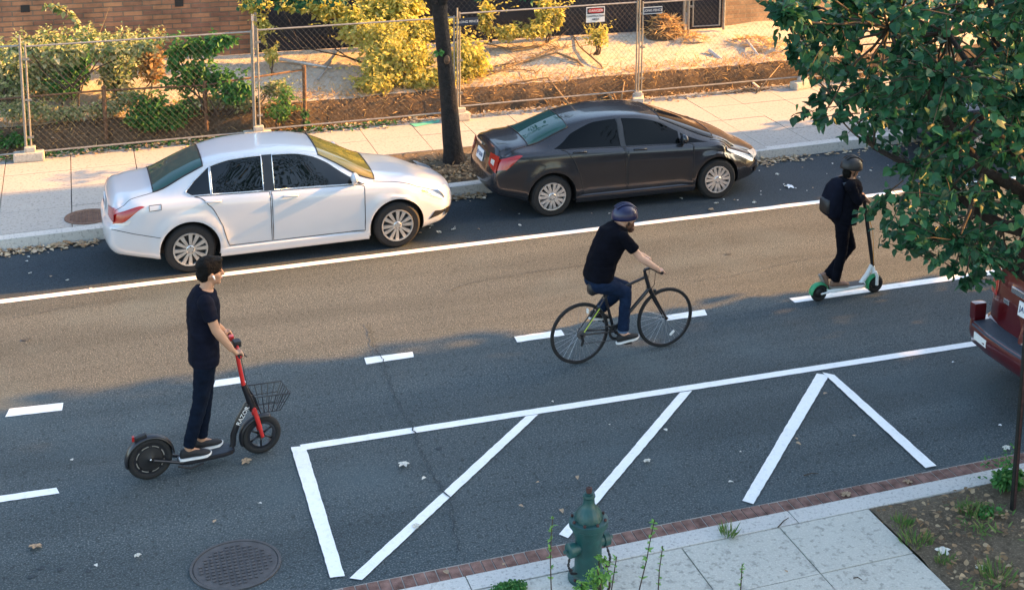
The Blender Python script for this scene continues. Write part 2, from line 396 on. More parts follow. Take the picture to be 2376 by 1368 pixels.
def strip(name, f, x0, x1, w, z=.008):
    mb = MB(); n = int((x1-x0)/.08)
    mb.grid(lambda u, v: (x0+(x1-x0)*u, f(x0+(x1-x0)*u)+(v-.5)*w+NZ.noise(V((x0+(x1-x0)*u*9, v*7, 0)))*.004, z), n, 1)
    return struct(mb.build(name, A['paint'], road))
strip('edge_line', eY, -20, 40, .13)
strip('lane_line', lambda x: 14.905-.004*x, 8.28, 40, .15)
strip('parking_line', lambda x: 13.19-.0165*x, 1.86, 30, .12)
for q in ([(12, 968), (22, 949), (147, 935), (144, 953)], [(495, 899), (500, 883), (563, 874), (571, 888)], [(850, 846), (845, 831), (957, 817), (960, 829)],
          [(1200, 795), (1193, 782), (1302, 766), (1310, 779)], [(1546, 745), (1540, 733), (1635, 719), (1641, 732)]): mark('lane_dash', q)
for k in range(1, 6):
    x = -.83-1.9*k; mark('lane_dash', [V((x-.3, 14.80, 0)), V((x-.3, 14.95, 0)), V((x+.3, 14.95, 0)), V((x+.3, 14.80, 0))])
mark('bike_lane_dash', [(-160, 1190), (-160, 1174), (131, 1132), (138, 1145)])
mark('parking_hatch', [(675, 1039), (709, 1036), (800, 1338), (766, 1342)], .012)
mark('parking_hatch', [(1220, 967), (1249, 963), (840, 1347), (811, 1343)], .012)
mark('parking_hatch', [(1578, 912), (1606, 908), (1318, 1250), (1297, 1241)], .012)
mark('parking_hatch', [(1895, 868), (1924, 872), (1748, 1171), (1722, 1163)], .012)
mark('parking_hatch', [(1908, 866), (1936, 872), (2173, 1083), (2147, 1088)], .016)
def crack(pts, w=.014, z=.018, m='asphalt2', par=road, name='road_crack', jit=.03):
    P = [at(*p) for p in pts]; out = []
    for a, b in zip(P[:-1], P[1:]):
        n = max(2, int((b-a).length/.05))
        for k in range(n): out.append(a.lerp(b, k/n)+V((U(-jit, jit), U(-jit, jit), 0)))
    vs = []; fs = []
    for i, p in enumerate(out):
        d = out[min(i+1, len(out)-1)]-out[max(i-1, 0)]; nn = V((-d.y, d.x, 0)).normalized()*w*U(.2, .75)
        vs += [(p.x+nn.x, p.y+nn.y, z), (p.x-nn.x, p.y-nn.y, z)]
        if i: fs.append((2*i-2, 2*i, 2*i+1, 2*i-1))
    mb = MB(); mb.add(vs, fs); struct(mb.build(name, A[m], par))
crack([(856, 752), (866, 800), (888, 838), (918, 930), (958, 992), (975, 1045), (1010, 1115), (1035, 1150), (1055, 1210), (1066, 1290)], .012)
crack([(1035, 676), (1100, 655), (1250, 630), (1420, 607)], .010, jit=.02)
crack([(1600, 655), (1700, 640), (1880, 600), (2000, 585)], .008, jit=.02)
crack([(0, 745), (150, 715), (330, 690)], .008, jit=.02)
for (u, v, a, b) in [(1018, 1040, .035, .03), (72, 1338, .03, .03), (95, 1318, .03, .025), (140, 1320, .03, .03), (205, 1326, .025, .02), (62, 788, .06, .04), (1690, 590, .05, .04)]:
    p = at(u, v); n = 14; mb = MB()
    mb.add([(p.x+a*cos(2*pi*k/n)*U(.8, 1.2), p.y+b*sin(2*pi*k/n)*U(.8, 1.2), .006) for k in range(n)], [tuple(range(n))]); struct(mb.build('tar_spot', A['asphalt2'], road))
# far pavement: kerb, wide edge slabs, pavement flags with open joints
ZF = .17
def flags(rows, xs, z, f, gap=.012, zb=-.05, skip=None):
    mb = MB()
    for r0, r1 in rows:
        for x0, x1 in zip(xs[:-1], xs[1:]):
            if skip and skip((x0+x1)/2, (r0+r1)/2): continue
            dz = U(-.003, .003); q = gap/2
            P = [(x0+q, f(x0)+r0+q), (x1-q, f(x1)+r0+q), (x1-q, f(x1)+r1-q), (x0+q, f(x0)+r1-q)]
            mb.prism(P, zb, z+dz)
    return mb
kerb = flags([(0, .20)], [-23+2.4*i for i in range(30)], ZF, kY, .008); struct(kerb.build('far_kerb', A['kerb']))
xs = [-12.1+.91*i for i in range(12)]+[-1.19, -.22, .75, 1.7, 2.65, 3.58, 4.5, 5.42, 6.33, 7.24, 8.1, 9.0, 9.9, 10.8, 11.69]+[12.6+.91*i for i in range(28)]
def pit(x, y): return 4.5 < x < 6.4 and y < 2.2
def sY(x): return kY(x)
mb = flags([(.20, 1.12), (1.12, 2.02), (2.02, 2.92), (2.92, 3.95)], xs, ZF, lambda x: 19.88+.034*x, skip=lambda x, y: pit(x, y-0.0) and y < 2.1)
mb2 = MB()
struct(mb.build('far_pavement', A['conc']))
mb2.add([(-30, 18.9, .12), (42, 21.6, .12), (42, 25.6, .12), (-30, 23.2, .12)], [(0, 1, 2, 3)]); struct(mb2.build('pavement_bed', A['joint']))
# tree pit soil
def pitf(u, v):
    x = 4.52+1.80*u; y = 19.88+.044*x+.205+1.80*v
    return (x, y, .155+.05*max(0, 1-((u-.5)**2+(v-.55)**2)*6)+.02*NZ.noise(V((x*4, y*4, 0))))
g = MB(); g.grid(pitf, 24, 24); struct(g.build('tree_pit_soil', A['soil'], smooth=True))
# near pavement, kerb and brick gutter
ZN = .13
mb = flags([(10.12, 10.335)], [-14.4, -11, -8.6, -5.9, -3.2, -.25, 2.78, 5.795, 8.4, 11.2, 14, 17, 20, 23], ZN, lambda x: 0, .010); struct(mb.build('near_kerb', A['kerb']))
xs = [-14.55+.96*i for i in range(18)]+[2.73, 3.68, 4.65, 5.60, 6.51]
mb = flags([(9.375, 10.115), (8.43, 9.375), (7.5, 8.43), (6.5, 7.5)], xs, ZN, lambda x: 0, .012); struct(mb.build('near_pavement', A['concn']))
g = MB(); g.add([(-15, 6, .10), (6.5, 6, .10), (6.5, 10.13, .10), (-15, 10.13, .10)], [(0, 1, 2, 3)]); struct(g.build('near_pavement_bed', A['joint']))
g = MB(); x = -8
while x < 16:
    w = .099+U(-.004, .004); g.bbox((x+w/2, 10.59, -.018+U(-.004, .003)), (w-.010, .185, .06), .006, U(-.02, .02)); x += w
struct(g.build('brick_gutter', A['gutter']))
g = MB(); g.add([(-8, 10.34, .004), (16, 10.34, .004), (16, 10.70, .004), (-8, 10.70, .004)], [(0, 1, 2, 3)]); struct(g.build('gutter_mortar', A['mortar']))
# planting bed at the near right
def bedf(u, v):
    x = 6.52+7*u; y = 6.5+3.615*v
    return (x, y, .140+.030*NZ.noise(V((x*2.2, y*2.2, 0)))+.012*NZ.noise(V((x*9, y*9, 3)))-.012)
g = MB(); g.grid(bedf, 120, 70); struct(g.build('planting_bed', A['soil'], smooth=True))
# ------------------------------------------------------------------ the cleared lot: bank and rising ground
zprof = pc([(0, .10), (.10, .15), (.17, .42), (.30, .58), (.9, .68), (2.6, .98), (4, 1.0), (60, 1.0)])
def lotz(x, y):
    d = y-(fY(x)+.28)
    return zprof(d)+.05*NZ.noise(V((x*.9, y*.9, 1)))*min(1, max(0, d*2))+.02*NZ.noise(V((x*4, y*4, 2)))*min(1, max(0, d*3))
g = MB()
dl = [0, .05, .10, .14, .18, .24, .32, .42, .55]+[.7+.16*i for i in range(22)]+[4.6, 6, 9, 14, 30]
def lotf(u, v):
    x = -14+44*u; d = dl[round(v*(len(dl)-1))]; w = .05*NZ.noise(V((x*2.5, d*3, 5)))+.04*NZ.noise(V((x*8, 0, 7)))
    y = fY(x)+.28+d
    return (x, y+w, lotz(x, y))
g.grid(lotf, 300, len(dl)-1)
for i, f in enumerate(g.f):
    d = sum(g.v[k][1] for k in f)/4-fY(sum(g.v[k][0] for k in f)/4)-.28
    g.m[i] = 1 if d < .34 else 0
struct(g.build('lot_ground', [A['dirt'], A['bank']], smooth=True))
# ------------------------------------------------------------------ text
def text_part(body, size, mtx, m, parent, name, align='CENTER', ext=.002):
    cu = bpy.data.curves.new('t', 'FONT'); cu.body = body; cu.size = size; cu.align_x = align; cu.align_y = 'CENTER'; cu.extrude = ext; cu.resolution_u = 3
    o = bpy.data.objects.new('t', cu); C.objects.link(o)
    dg = bpy.context.evaluated_depsgraph_get(); dg.update()
    me = bpy.data.meshes.new_from_object(o.evaluated_get(dg)); bpy.data.objects.remove(o)
    me.transform(mtx); me.materials.clear(); me.materials.append(m); me.name = name
    return link(name, me, parent)
XZ = M4.Rotation(R(90), 4, 'X')       # text plane XY -> upright plane facing -Y
# ------------------------------------------------------------------ walls behind the lot
def wall(name, label, x0, y0, x1, y1, h, m, thick=.35):
    t = thing(name, label, 'building', (x0, y0, .7)); L = sqrt((x1-x0)**2+(y1-y0)**2); t.rotation_euler.z = math.atan2(y1-y0, x1-x0)
    g = MB(); g.box((L/2, thick/2, h/2), (L, thick, h)); g.build('wall', m, t); return t, L
bw, L = wall('brick_building', 'long brown brick wall with small dark vent holes behind the overgrown shrubs', -14, 27.2, 3.05, 26.62, 5.2, A['brick'], 4)
bw['category'] = 'building'
for (u, v) in [(60, 18), (415, 3)]:
    p = aty(u, v, 26.85); g = MB(); q = .12
    g.box((p.x+14.0, -.004, p.z-.7), (.15, .02, .13)); g.build('vent_hole', A['signk'], bw)
tb, L = wall('tan_building', 'sunlit tan brick building to the right of the metal gate', 12.62, 26.5, 30, 27.3, 5.0, A['tan'], 4)
# ------------------------------------------------------------------ chain link panels
def chainlink(mb, w, h, z0, pitch=.075, r=.0013):
    """two families of diagonal wires in the XZ plane, clipped to the panel"""
    s = pitch*1.25
    for fam in (0, 1):
        k = -h
        while k < w:
            xa, za, xb, zb = (k, 0, k+h/1.15, h)
            if xa < 0: za += (0-xa)*1.15; xa = 0
            if xb > w: zb -= (xb-w)*1.15; xb = w
            if xb > xa+.01:
                a, b = (xa, za), (xb, zb)
                if fam: a, b = (w-a[0], a[1]), (w-b[0], b[1])
                y = .003 if fam else -.003
                mb.tube([(a[0], y, z0+a[1]), (b[0], y, z0+b[1])], r, 3, caps=False)
            k += s
def panel(label, x0, x1, z0, z1, clamp=True):
    t = thing('temporary_fence', label, 'fence', (x0, fY(x0), 0), 'temporary chain link panels along the pavement', math.atan(.03))
    w = x1-x0
    g = MB(); r = .017
    g.tube([(0, 0, .26), (0, 0, z1+.03)], r, 8); g.tube([(w, 0, .26), (w, 0, z1+.03)], r, 8)
    g.tube([(0, 0, z1), (w, 0, z1)], r*.9, 8); g.tube([(0, 0, z0), (w, 0, z0)], r*.9, 8)
    g.build('frame', A['galv'], t, smooth=True, ang=40)
    g = MB(); chainlink(g, w, z1-z0-.03, z0+.015); g.build('chain_link', A['wire'], t)
    for z in (z0+.25, (z0+z1)/2, z1-.2):
        g = MB(); g.box((0, 0, z), (.10, .055, .03)); g.build('clamp', A['galv'], t)
    return t
panel('chain link fence panel at the far left end of the fence', -4.4, -.88, .30, 2.05)
panel('chain link fence panel in front of the leafy shrubs, left of the white car roof', -.80, 2.70, .30, 2.03)
panel('chain link fence panel in front of the yellow bush, left of the tree trunk', 2.80, 6.22, .33, 2.05)
p3 = panel('chain link fence panel right of the tree trunk, behind the dark grey sedan', 6.32, 9.76, .42, 2.11)
p4 = panel('chain link fence panel in front of the hay heap, near the metal gate', 9.87, 13.3, .40, 2.09)
panel('chain link fence panel mostly hidden behind the tree leaves at right', 13.36, 16.9, .38, 2.05)
panel('chain link fence panel at the far right end behind the tree', 16.98, 20.4, .38, 2.05)
def block(label, x, rz, w=.46):
    t = thing('fence_block', label, 'concrete block', (x, fY(x)-.02, ZF), 'concrete feet of the fence', rz)
    g = MB(); g.bbox((0, 0, .075), (w, .21, .15), .03); g.build('base', A['block'], t)
    g = MB(); g.bbox((.02, 0, .19), (.17, .14, .09), .02); g.build('socket', A['block'], t)
    g = MB(); g.tube([(-.03, 0, .15), (-.03, 0, 2.05)], .016, 8); g.build('pin', A['galv'], t, smooth=True, ang=40)
block('concrete fence foot on the pavement at the left edge', -.84, 0)
block('concrete fence foot hidden behind the white car roof', 2.75, 0)
block('concrete fence foot just right of the tree trunk', 6.30, .1, .36)
block('concrete fence foot behind the roof of the dark grey sedan', 9.80, 1.2)
block('concrete fence foot behind the tree leaves at right', 13.33, .3)
def fence_sign(label, u, v, u2, v2, build, cat='sign', name='fence_sign'):
    p = aty(u, v, fY(u/165)-.03); q = aty(u2, v2, fY(u/165)-.03); c = (p+q)/2; w = abs(q.x-p.x); h = abs(p.z-q.z)
    t = thing(name, label, cat, (c.x, fY(c.x)-.032, c.z), None, math.atan(.03)); build(t, w, h); return t
def danger(t, w, h):
    g = MB(); g.box((0, 0, 0), (w, .006, h)); g.build('board', A['signw'], t)
    g = MB(); g.box((0, -.005, h*.25), (w*.9, .005, h*.38)); g.build('header', A['signk'], t)
    g = MB(); g.loft([(V((0, -.008, h*.25)), V((w*.41, 0, 0)), V((0, 0, h*.15))), (V((0, -.012, h*.25)), V((w*.41, 0, 0)), V((0, 0, h*.15)))], 24, 2.6); g.build('oval', A['signr'], t)
    text_part('DANGER', w*.19, M4.Translation((0, -.014, h*.25)) @ XZ, A['signw'], t, 'lettering')
    text_part('CONSTRUCTION', w*.125, M4.Translation((0, -.006, -h*.10)) @ XZ, A['signk'], t, 'lettering')
    text_part('AREA', w*.16, M4.Translation((0, -.006, -h*.31)) @ XZ, A['signk'], t, 'lettering')
fence_sign('white danger construction area sign hanging on the fence', 1361, 18, 1404, 51, danger)
def lf(edge):
    def f(t, w, h):
        g = MB(); g.box((0, 0, 0), (w, .006, h)); g.build('board', A[edge], t)
        g = MB(); g.box((0, -.004, 0), (w*.95, .006, h*.78)); g.build('field', A['signn'], t)
        text_part('LONG FENCE', w*.165, M4.Translation((0, -.009, 0)) @ XZ, A['signb'], t, 'lettering')
    return f
fence_sign('small dark name plate on the fence beside the tree trunk', 1064, 43, 1110, 58, lf('signn'))
fence_sign('small name plate with a pale border on the fence beside the hay heap', 1494, 18, 1538, 32, lf('signb'))
# ------------------------------------------------------------------ dark screened fence and gate behind the lot
def screen(label, x0, y0, x1, y1, z, h, nposts):
    L = sqrt((x1-x0)**2+(y1-y0)**2)
    t = thing('screened_fence', label, 'fence', (x0, y0, z), None, math.atan2(y1-y0, x1-x0))
    g = MB(); g.grid(lambda u, v: (L*u, .05+.02*sin(u*L*4)*sin(v*5), .06+(h-.06)*v), 60, 8); g.build('privacy_screen', A['screen'], t, smooth=True)
    g = MB(); chainlink(g, L, h-.1, .06, .085, .0017); g.build('chain_link', A['wire'], t)
    for k in range(nposts+1):
        g = MB(); g.tube([(L*k/nposts, -.02, -.1), (L*k/nposts, -.02, h)], .03, 8); g.build('post', A['galv'], t, smooth=True, ang=40)
screen('tall chain link fence with dark screen cloth behind the yellow bush', 3.12, 26.55, 11.75, 26.18, .93, 3.2, 3)
t = thing('metal_gate', 'small galvanized chain link gate beside the tan brick building', 'gate', (11.85, 26.16, .93), None, -.04)
g = MB()
for x in (.0, .80): g.tube([(x, 0, .0 if x == 0 else .02), (x, 0, 1.55)], .032, 8)
g.build('gate_post', A['galv'], t, smooth=True, ang=40)
g = MB(); fr = [(.10, 0, .12), (.70, 0, .12), (.70, 0, 1.0), (.10, 0, 1.0)]; g.tube(fr, .022, 8, closed=True); g.build('gate_frame', A['galv'], t, smooth=True, ang=40)
g = MB(); chainlink(g, .6, .88, .12, .08); o = g.build('chain_link', A['wire'], t); o.location.x = .10
g = MB(); g.box((.05, -.02, .55), (.12, .04, .04)); g.build('latch', A['galv'], t)
g = MB(); g.add([(.02, .04, .05), (.78, .04, .05), (.78, .04, 1.5), (.02, .04, 1.5)], [(0, 1, 2, 3)]); g.build('privacy_screen', A['screen'], t)
# old low fence on the bank
t = thing('old_fence', 'low rusty chain link fence standing on the bank at left', 'fence', (-3.0, 23.92, .5))
pp = [(-1.9, 1.10), (.34, 1.13), (1.95, 1.10), (3.6, 1.25)]
for x, z in pp:
    g = MB(); g.tube([(x+3, 0, -.2), (x+3+U(-.02, .02), 0, z-.5+.04)], .034, 8); g.ell((x+3, 0, z-.5+.05), (.04, .04, .035), n=10, k=6); g.build('post', A['rust'], t, smooth=True, ang=50)
g = MB(); g.tube([(x+3, 0, z-.5) for x, z in pp], .017, 8); g.build('top_rail', A['rust'], t, smooth=True)
g = MB(); chainlink(g, 6.6, .52, .08, .075, .0018); o = g.build('chain_link', A['wire'], t)
# ================================================================== vegetation
def leaf(mb, p, d, up, l, w, broad=True, fold=.25):
    d = d.normalized(); s = d.cross(up)
    s = s.normalized() if s.length > 1e-4 else V((1, 0, 0)); n = s.cross(d)
    if broad:
        pr = [(0, 0), (.14, .34), (.38, .49), (.68, .31), (1, 0)]; cv = U(.02, .22)
        R_ = [p+d*(l*a)+s*(w*b)+n*(w*fold*b-l*cv*a*a) for a, b in pr]; L_ = [p+d*(l*a)-s*(w*b)+n*(w*fold*b-l*cv*a*a) for a, b in pr[1:4]]
        m_ = p+d*(l*.5)-n*l*cv*.25
        mb.add(R_+L_+[m_], [(0, 1, 2, 8), (8, 2, 3, 4), (0, 8, 6, 5), (8, 4, 7, 6)])
    else:
        mb.add([p, p+d*l*.45+s*w*.5+n*w*fold*.5, p+d*l-n*l*.1, p+d*l*.45-s*w*.5+n*w*fold*.5], [(0, 1, 2, 3)])
def rdir(zlo=-1, zhi=1):
    z = U(zlo, zhi); a = U(0, 2*pi); r = sqrt(max(0, 1-z*z)); return V((r*cos(a), r*sin(a), z))
def cloud(mb, c, rad, n, l, p=2.0, shell=.5, broad=False, droop=.4, wr=.6, rg=1.0):
    """leaves through a rounded volume, looser towards a ragged outside"""
    c = V(c)
    for _ in range(n):
        q = rdir(); k = (abs(q.x)**p+abs(q.y)**p+abs(q.z)**p)**(-1/p); rr = U(0, 1)**shell
        rr *= 1-.18*rg+rg*(.36*NZ.noise(c+q*1.7)+.12*NZ.noise(c+q*5))
        x = c+V((q.x*k*rad[0], q.y*k*rad[1], q.z*k*rad[2]))*rr
        d = rdir(-.9, .6)-V((0, 0, droop)); s = l*U(.6, 1.25)
        leaf(mb, x, d, rdir(.1, 1), s, s*wr, broad)
def limb(mb, a, b, r0, r1, wig=.08, n=6):
    a, b = V(a), V(b); L = (b-a).length; P = []; rs = []
    o = V((U(-9, 9), U(-9, 9), U(-9, 9)))
    for i in range(n+1):
        t = i/n; k = sin(pi*t)*wig*L
        P.append(a.lerp(b, t)+V((NZ.noise(o+V((t*2, 0, 0))), NZ.noise(o+V((0, t*2, 5))), NZ.noise(o+V((0, 3, t*2)))))*k*2); rs.append(r0+(r1-r0)*t)
    mb.tube(P, rs, 7); return P
# --- street trees standing outside the picture at the right: their crowns shade the parking lane and the near half of the road
def street_tree(label, x, y, z0, crowns, trunk_h, l=.30, n=2600):
    t = thing('street_tree', label, 'tree', (x, y, z0), 'street trees along the road')
    g = MB(); limb(g, (0, 0, -.1), (U(-.1, .1), U(-.1, .1), trunk_h), .17, .10, .03)
    for c, r in crowns:
        for _ in range(3): limb(g, (0, 0, trunk_h*.8), (c[0]+U(-.5, .5)*r[0], c[1]+U(-.5, .5)*r[1], c[2]+U(-.4, .4)*r[2]), .07, .02)
    g.build('trunk', A['bark'], t, smooth=True)
    g = MB()
    for c, r in crowns: cloud(g, c, r, n, l, p=4.5, shell=.42, wr=.85, rg=.3)
    g.build('crown', A['leaf'], t); return t
street_tree('broad green street tree on the near pavement beyond the red car', 16.5, 9.6, .13, [((.3, 2.3, 3.6), (2.1, 3.05, 2.3)), ((.2, 2.25, 6.2), (2.2, 3.05, 1.9)), ((.6, 2.3, 1.5), (1.5, 3.0, 1.2)), ((.3, -1.6, 4.2), (2.2, 2.4, 3.0))], 3.2, n=4200)
street_tree('broad green street tree further along the near pavement', 20.8, 9.2, .13, [((0, 2.6, 6.4), (2.2, 3.05, 3.6)), ((0, -1.8, 5.6), (2.4, 2.4, 3.2))], 3.4, n=4200)
street_tree('low crowned street tree on the far pavement past the leaves', 18.4, 20.9, .17, [((.2, -1.1, 3.2), (1.5, 1.75, 2.2)), ((.3, -1.1, 1.4), (1.1, 1.75, 1.0))], 2.4, n=3600)
street_tree('tall street tree on the far pavement further right', 23.2, 21.0, .17, [((0, -1.35, 9.85), (2.0, 1.75, 1.35)), ((0, -1.35, 6.5), (1.8, 1.75, 1.55))], 5.0, n=3600)
# --- dark trunk between the parked cars
t = thing('street_tree', 'dark leaning tree trunk between the white car and the dark grey sedan', 'tree', (5.56, 21.28, .17), 'street trees along the road')
g = MB(); O = V((5.56, 21.28, .17)); n = 22
TP = [aty(u, v, 21.28) for u, v in ((1051, 381), (1051, 350), (1046, 290), (1040, 220), (1033, 150), (1027, 90), (1022, 45), (1018, 10))]
TW = [.20, .155, .135, .125, .118, .112, .108, .13]
TP = [p-O for p in TP]; TP[0].z = -.1
rings = []
for i in range(len(TP)):
    rings.append((TP[i], TW[i]))
vs = []; fine = []
for i in range(len(rings)-1):
    for k in range(5):
        t_ = k/5; fine.append((rings[i][0].lerp(rings[i+1][0], t_), rings[i][1]*(1-t_)+rings[i+1][1]*t_))
fine.append(rings[-1])
for i, (p, r) in enumerate(fine):
    for j in range(n):
        a = 2*pi*j/n; rr = r*(1+.05*abs(sin(a*7+2*NZ.noise(V((p.z*1.5, a, 0)))))+.07*NZ.noise(V((cos(a)*2.4, sin(a)*2.4, p.z*1.2)))+.09*max(0, 1-p.z/.35)*cos(3*a+1)+.05*NZ.noise(V((cos(a)*6, sin(a)*6, p.z*2))))
        vs.append(p+V((cos(a)*rr, sin(a)*rr, 0)))
g.add(vs, [(i*n+j, i*n+(j+1) % n, (i+1)*n+(j+1) % n, (i+1)*n+j) for i in range(len(fine)-1) for j in range(n)])
top = TP[-1]
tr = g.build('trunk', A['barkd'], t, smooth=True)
LT = top+V((-.75, .1, 1.3)); RT = top+V((.55, -.1, 1.5))
for e, r in ((LT, .10), (RT, .085)):
    g = MB(); limb(g, top-V((0, 0, .12)), e, r, .05, .04); g.build('limb', A['barkd'], t, smooth=True)
g = MB(); cloud(g, RT+V((-.6, -.1, 1.4)), (2.0, 1.7, 1.3), 1500, .16, wr=.7)
for u, v, ru, rv, n in ((600, -8, .45, .22, 130), (680, -4, .5, .22, 150), (760, -12, .5, .2, 120), (1120, -22, .4, .2, 80), (1250, -25, .5, .2, 80)):
    cloud(g, aty(u, v, 22.2)-O, (ru, .5, rv), n, .10, wr=.7)
g.build('crown', A['leaf'], t)
g = MB(); p = aty(1023, 120, 21.1)-O; cloud(g, p, (.10, .05, .09), 16, .09, broad=True); g.build('shoot', A['leafg'], t)
g = MB(); p = aty(1037, 139, 21.12)-O; g.ell(p, (.05, .04, .075)); g.build('burr', A['rust'], t, smooth=True)

# --- the near tree at the right: trunk just outside the frame, limbs reaching over the road
t = thing('near_tree', 'leafy green tree hanging over the road at the right, nearest the camera', 'tree', (8.02, 9.60, .13))
O = V((8.02, 9.60, .13)); g = MB()
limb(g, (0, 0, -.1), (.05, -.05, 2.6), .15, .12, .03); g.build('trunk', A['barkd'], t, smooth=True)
FRK = V((.05, -.05, 2.55))
tips = []
poly = [(1740, -60), (1815, 20), (1812, 60), (1845, 110), (1850, 200), (1872, 270), (1925, 292), (1985, 322), (2030, 365), (2075, 395), (2090, 440), (2030, 475), (1990, 505), (2060, 520), (2060, 555), (2120, 590), (2190, 630), (2290, 640), (2376, 590), (2460, 560), (2460, -60)]
def inside(u, v):
    c = False; j = len(poly)-1
    for i in range(len(poly)):
        a, b = poly[i], poly[j]
        if (a[1] > v) != (b[1] > v) and u < (b[0]-a[0])*(v-a[1])/(b[1]-a[1])+a[0]: c = not c
        j = i
    return c
# twig ends spread through the crown volume; thin places stay open
gaps = [(2035, 80, 22), (2010, 95, 18), (2225, 95, 42), (2190, 115, 34), (2255, 80, 26), (2360, 95, 22), (2110, 425, 24), (2330, 395, 30), (2350, 440, 22), (2300, 60, 18), (2240, 490, 26), (2180, 585, 20), (2120, 20, 26), (2060, 20, 18), (1960, 270, 16), (2350, 545, 28), (2125, 330, 20), (1925, 225, 14), (2075, 160, 12), (2210, 10, 18)]
k = 0
while k < 700:
    u, v = U(1700, 2460), U(-60, 660)
    if not inside(u+U(-30, 30), v+U(-26, 26)): continue
    if any((u-a)**2+(v-b)**2 < (c*1.1)**2 for a, b, c in gaps): continue
    Y = U(8.2, 11.4) if u < 2050 else U(7.9, 11.8)
    tips.append((aty(u, v, Y)-O, (u, v))); k += 1
for u, v, Y in [(2010, 497, 9.4), (2035, 480, 9.4), (1985, 505, 9.4), (2058, 540, 9.5), (2045, 560, 9.5), (2090, 545, 9.6), (1830, 20, 9.6), (1800, 5, 9.6), (1770, -5, 9.7), (1860, 160, 9.8), (1860, 250, 9.8), (2215, 625, 9.2), (2260, 640, 9.2), (2120, 570, 9.4), (2300, 650, 9.2), (2320, 640, 9.0), (2350, 640, 9.0), (2340, 600, 9.2), (2310, 610, 9.1), (2368, 620, 9.0), (2060, 500, 9.4), (2090, 480, 9.4), (2080, 520, 9.5), (2110, 540, 9.4)]:
    tips.append((aty(u, v, Y)-O, (u, v)))
g = MB(); lf_ = MB()
limbs = [V((-1.2, -.3, 3.9)), V((-.7, .9, 4.3)), V((-1.6, .6, 3.4)), V((-.5, -.9, 3.6)), V((-1.9, 0, 4.6)), V((-.9, .2, 5.2))]
nodes = []
for e in limbs:
    P = limb(g, FRK, e, .075, .022, .08); nodes += P[2:]
g.build('limb', A['barkd'], t, smooth=True)
g = MB()
cset = [tips[i][0] for i in range(0, len(tips), 9) if not (1860 < tips[i][1][0] < 2070 and 300 < tips[i][1][1] < 600)]
sub = []
for q in cset:
    b = min(nodes, key=lambda p: (p-q).length); limb(g, b, q, .013, .005, .04, 5); sub += [q, b.lerp(q, .5)]
for q, uv in tips:
    b = min(sub, key=lambda p: (p-q).length)
    if (q-b).length > .7: b = q+V((.35, U(-.1, .1), U(-.05, .25)))
    a = q.lerp(b, min(1, .42/max(.05, (q-b).length)))
    g.tube([a, a.lerp(q, .5)+V((0, 0, .02)), q], [.006, .004, .002], 4)
    d0 = (q-a).normalized() if (q-a).length > .01 else rdir()
    for i in range(12):
        tt = U(.05, 1.05); p = a.lerp(q, tt)+rdir()*.035
        d = d0*.6+rdir()*.8-V((0, 0, .35)); s = U(.062, .102)
        leaf(lf_, p, d, rdir(.0, 1)+V((0, 0, .4)), s, s*.86, True, U(.1, .5))
g.build('branch', A['twig'], t)
# the rest of the crown, above and to the right
for _ in range(520):
    a = rdir(); q = V((.9, .1, 4.6))+V((a.x*2.6, a.y*2.7, a.z*2.0))*U(.4, 1)**.5
    w = q+O
    for i in range(9):
        s = U(.07, .11); leaf(lf_, q+rdir()*.22, rdir()-V((0, 0, .4)), rdir(0, 1), s, s*.86)
for _ in range(430):                                   # upper crown, added above the picture to reflect in the car windows
    a = rdir(); q = V((4.4, 8.3, 8.1))-O+V((a.x*3.3, a.y*1.9, a.z*1.9))*U(.3, 1)**.5
    for i in range(9):
        s = U(.08, .13); leaf(lf_, q+rdir()*.25, rdir()-V((0, 0, .4)), rdir(0, 1), s, s*.86)
f_ = lf_.build('foliage', A['leaf'], t, fixn=False)

# --- shrubs, vines and weeds of the lot
def shrub(name, label, blobs, m, loc, cat='shrub', group=None, stems=3, l=.12, broad=False):
    t = thing(name, label, cat, loc, group); O = V(loc); g = MB()
    for _ in range(stems):
        c = rnd.choice(blobs); limb(g, (U(-.1, .1), U(-.05, .05), -.05), V(c[0])-O+V((0, 0, c[1][2]*.5)), .016, .005, .12)
    if stems: g.build('stem', A['twig'], t)
    g = MB()
    for c, r, n in blobs:
        c = V(c)-O; cloud(g, c, (r[0]*.92, r[1], r[2]*.9), int(n*(4.2 if n > 100 else 2)), l*.92, shell=.62, broad=broad, wr=.6)
        if min(r) > .08:
            for _ in range(int(6+n/22)):              # loose shoots break the outline
                q = rdir(-.35, 1); a = c+V((q.x*r[0], q.y*r[1], q.z*r[2]))*.75; d = (q+V((0, 0, .5))+rdir()*.5).normalized(); L_ = U(.15, .55)*min(1.3, max(.5, r[2]/.4))
                for k in range(9):
                    t_ = k/8; p_ = a+d*L_*t_+V((0, 0, -.25*t_*t_*L_)); e_ = rdir(-.8, .4)+d*.5; s_ = l*U(.5, .95)*(1.1-.4*t_); leaf(g, p_, e_, rdir(.1, 1), s_, s_*.5, broad)
    g.build('foliage', A[m], t, fixn=False); return t
def S(u, v, Y): return aty(u, v, Y)
px = 1.22/137.
def B(u, v, Y, ru, rv, n, ry=.3): return (S(u, v, Y), (ru*px, ry, rv*px), n)
GS = 'overgrown shrubs behind the fence at left'
shrub('shrub', 'dense pale green shrub at the left edge behind the fence', [B(20, 190, 24.9, 60, 70, 380), B(30, 125, 25.3, 50, 30, 150)], 'leafm', S(20, 262, 24.6), group=GS)
shrub('shrub', 'tall mixed cream and green shrub right of the fence post at left', [B(130, 170, 25.0, 75, 62, 560), B(185, 110, 25.2, 55, 30, 200), B(210, 85, 25.4, 22, 25, 60)], 'leafm', S(130, 262, 24.7), group=GS)
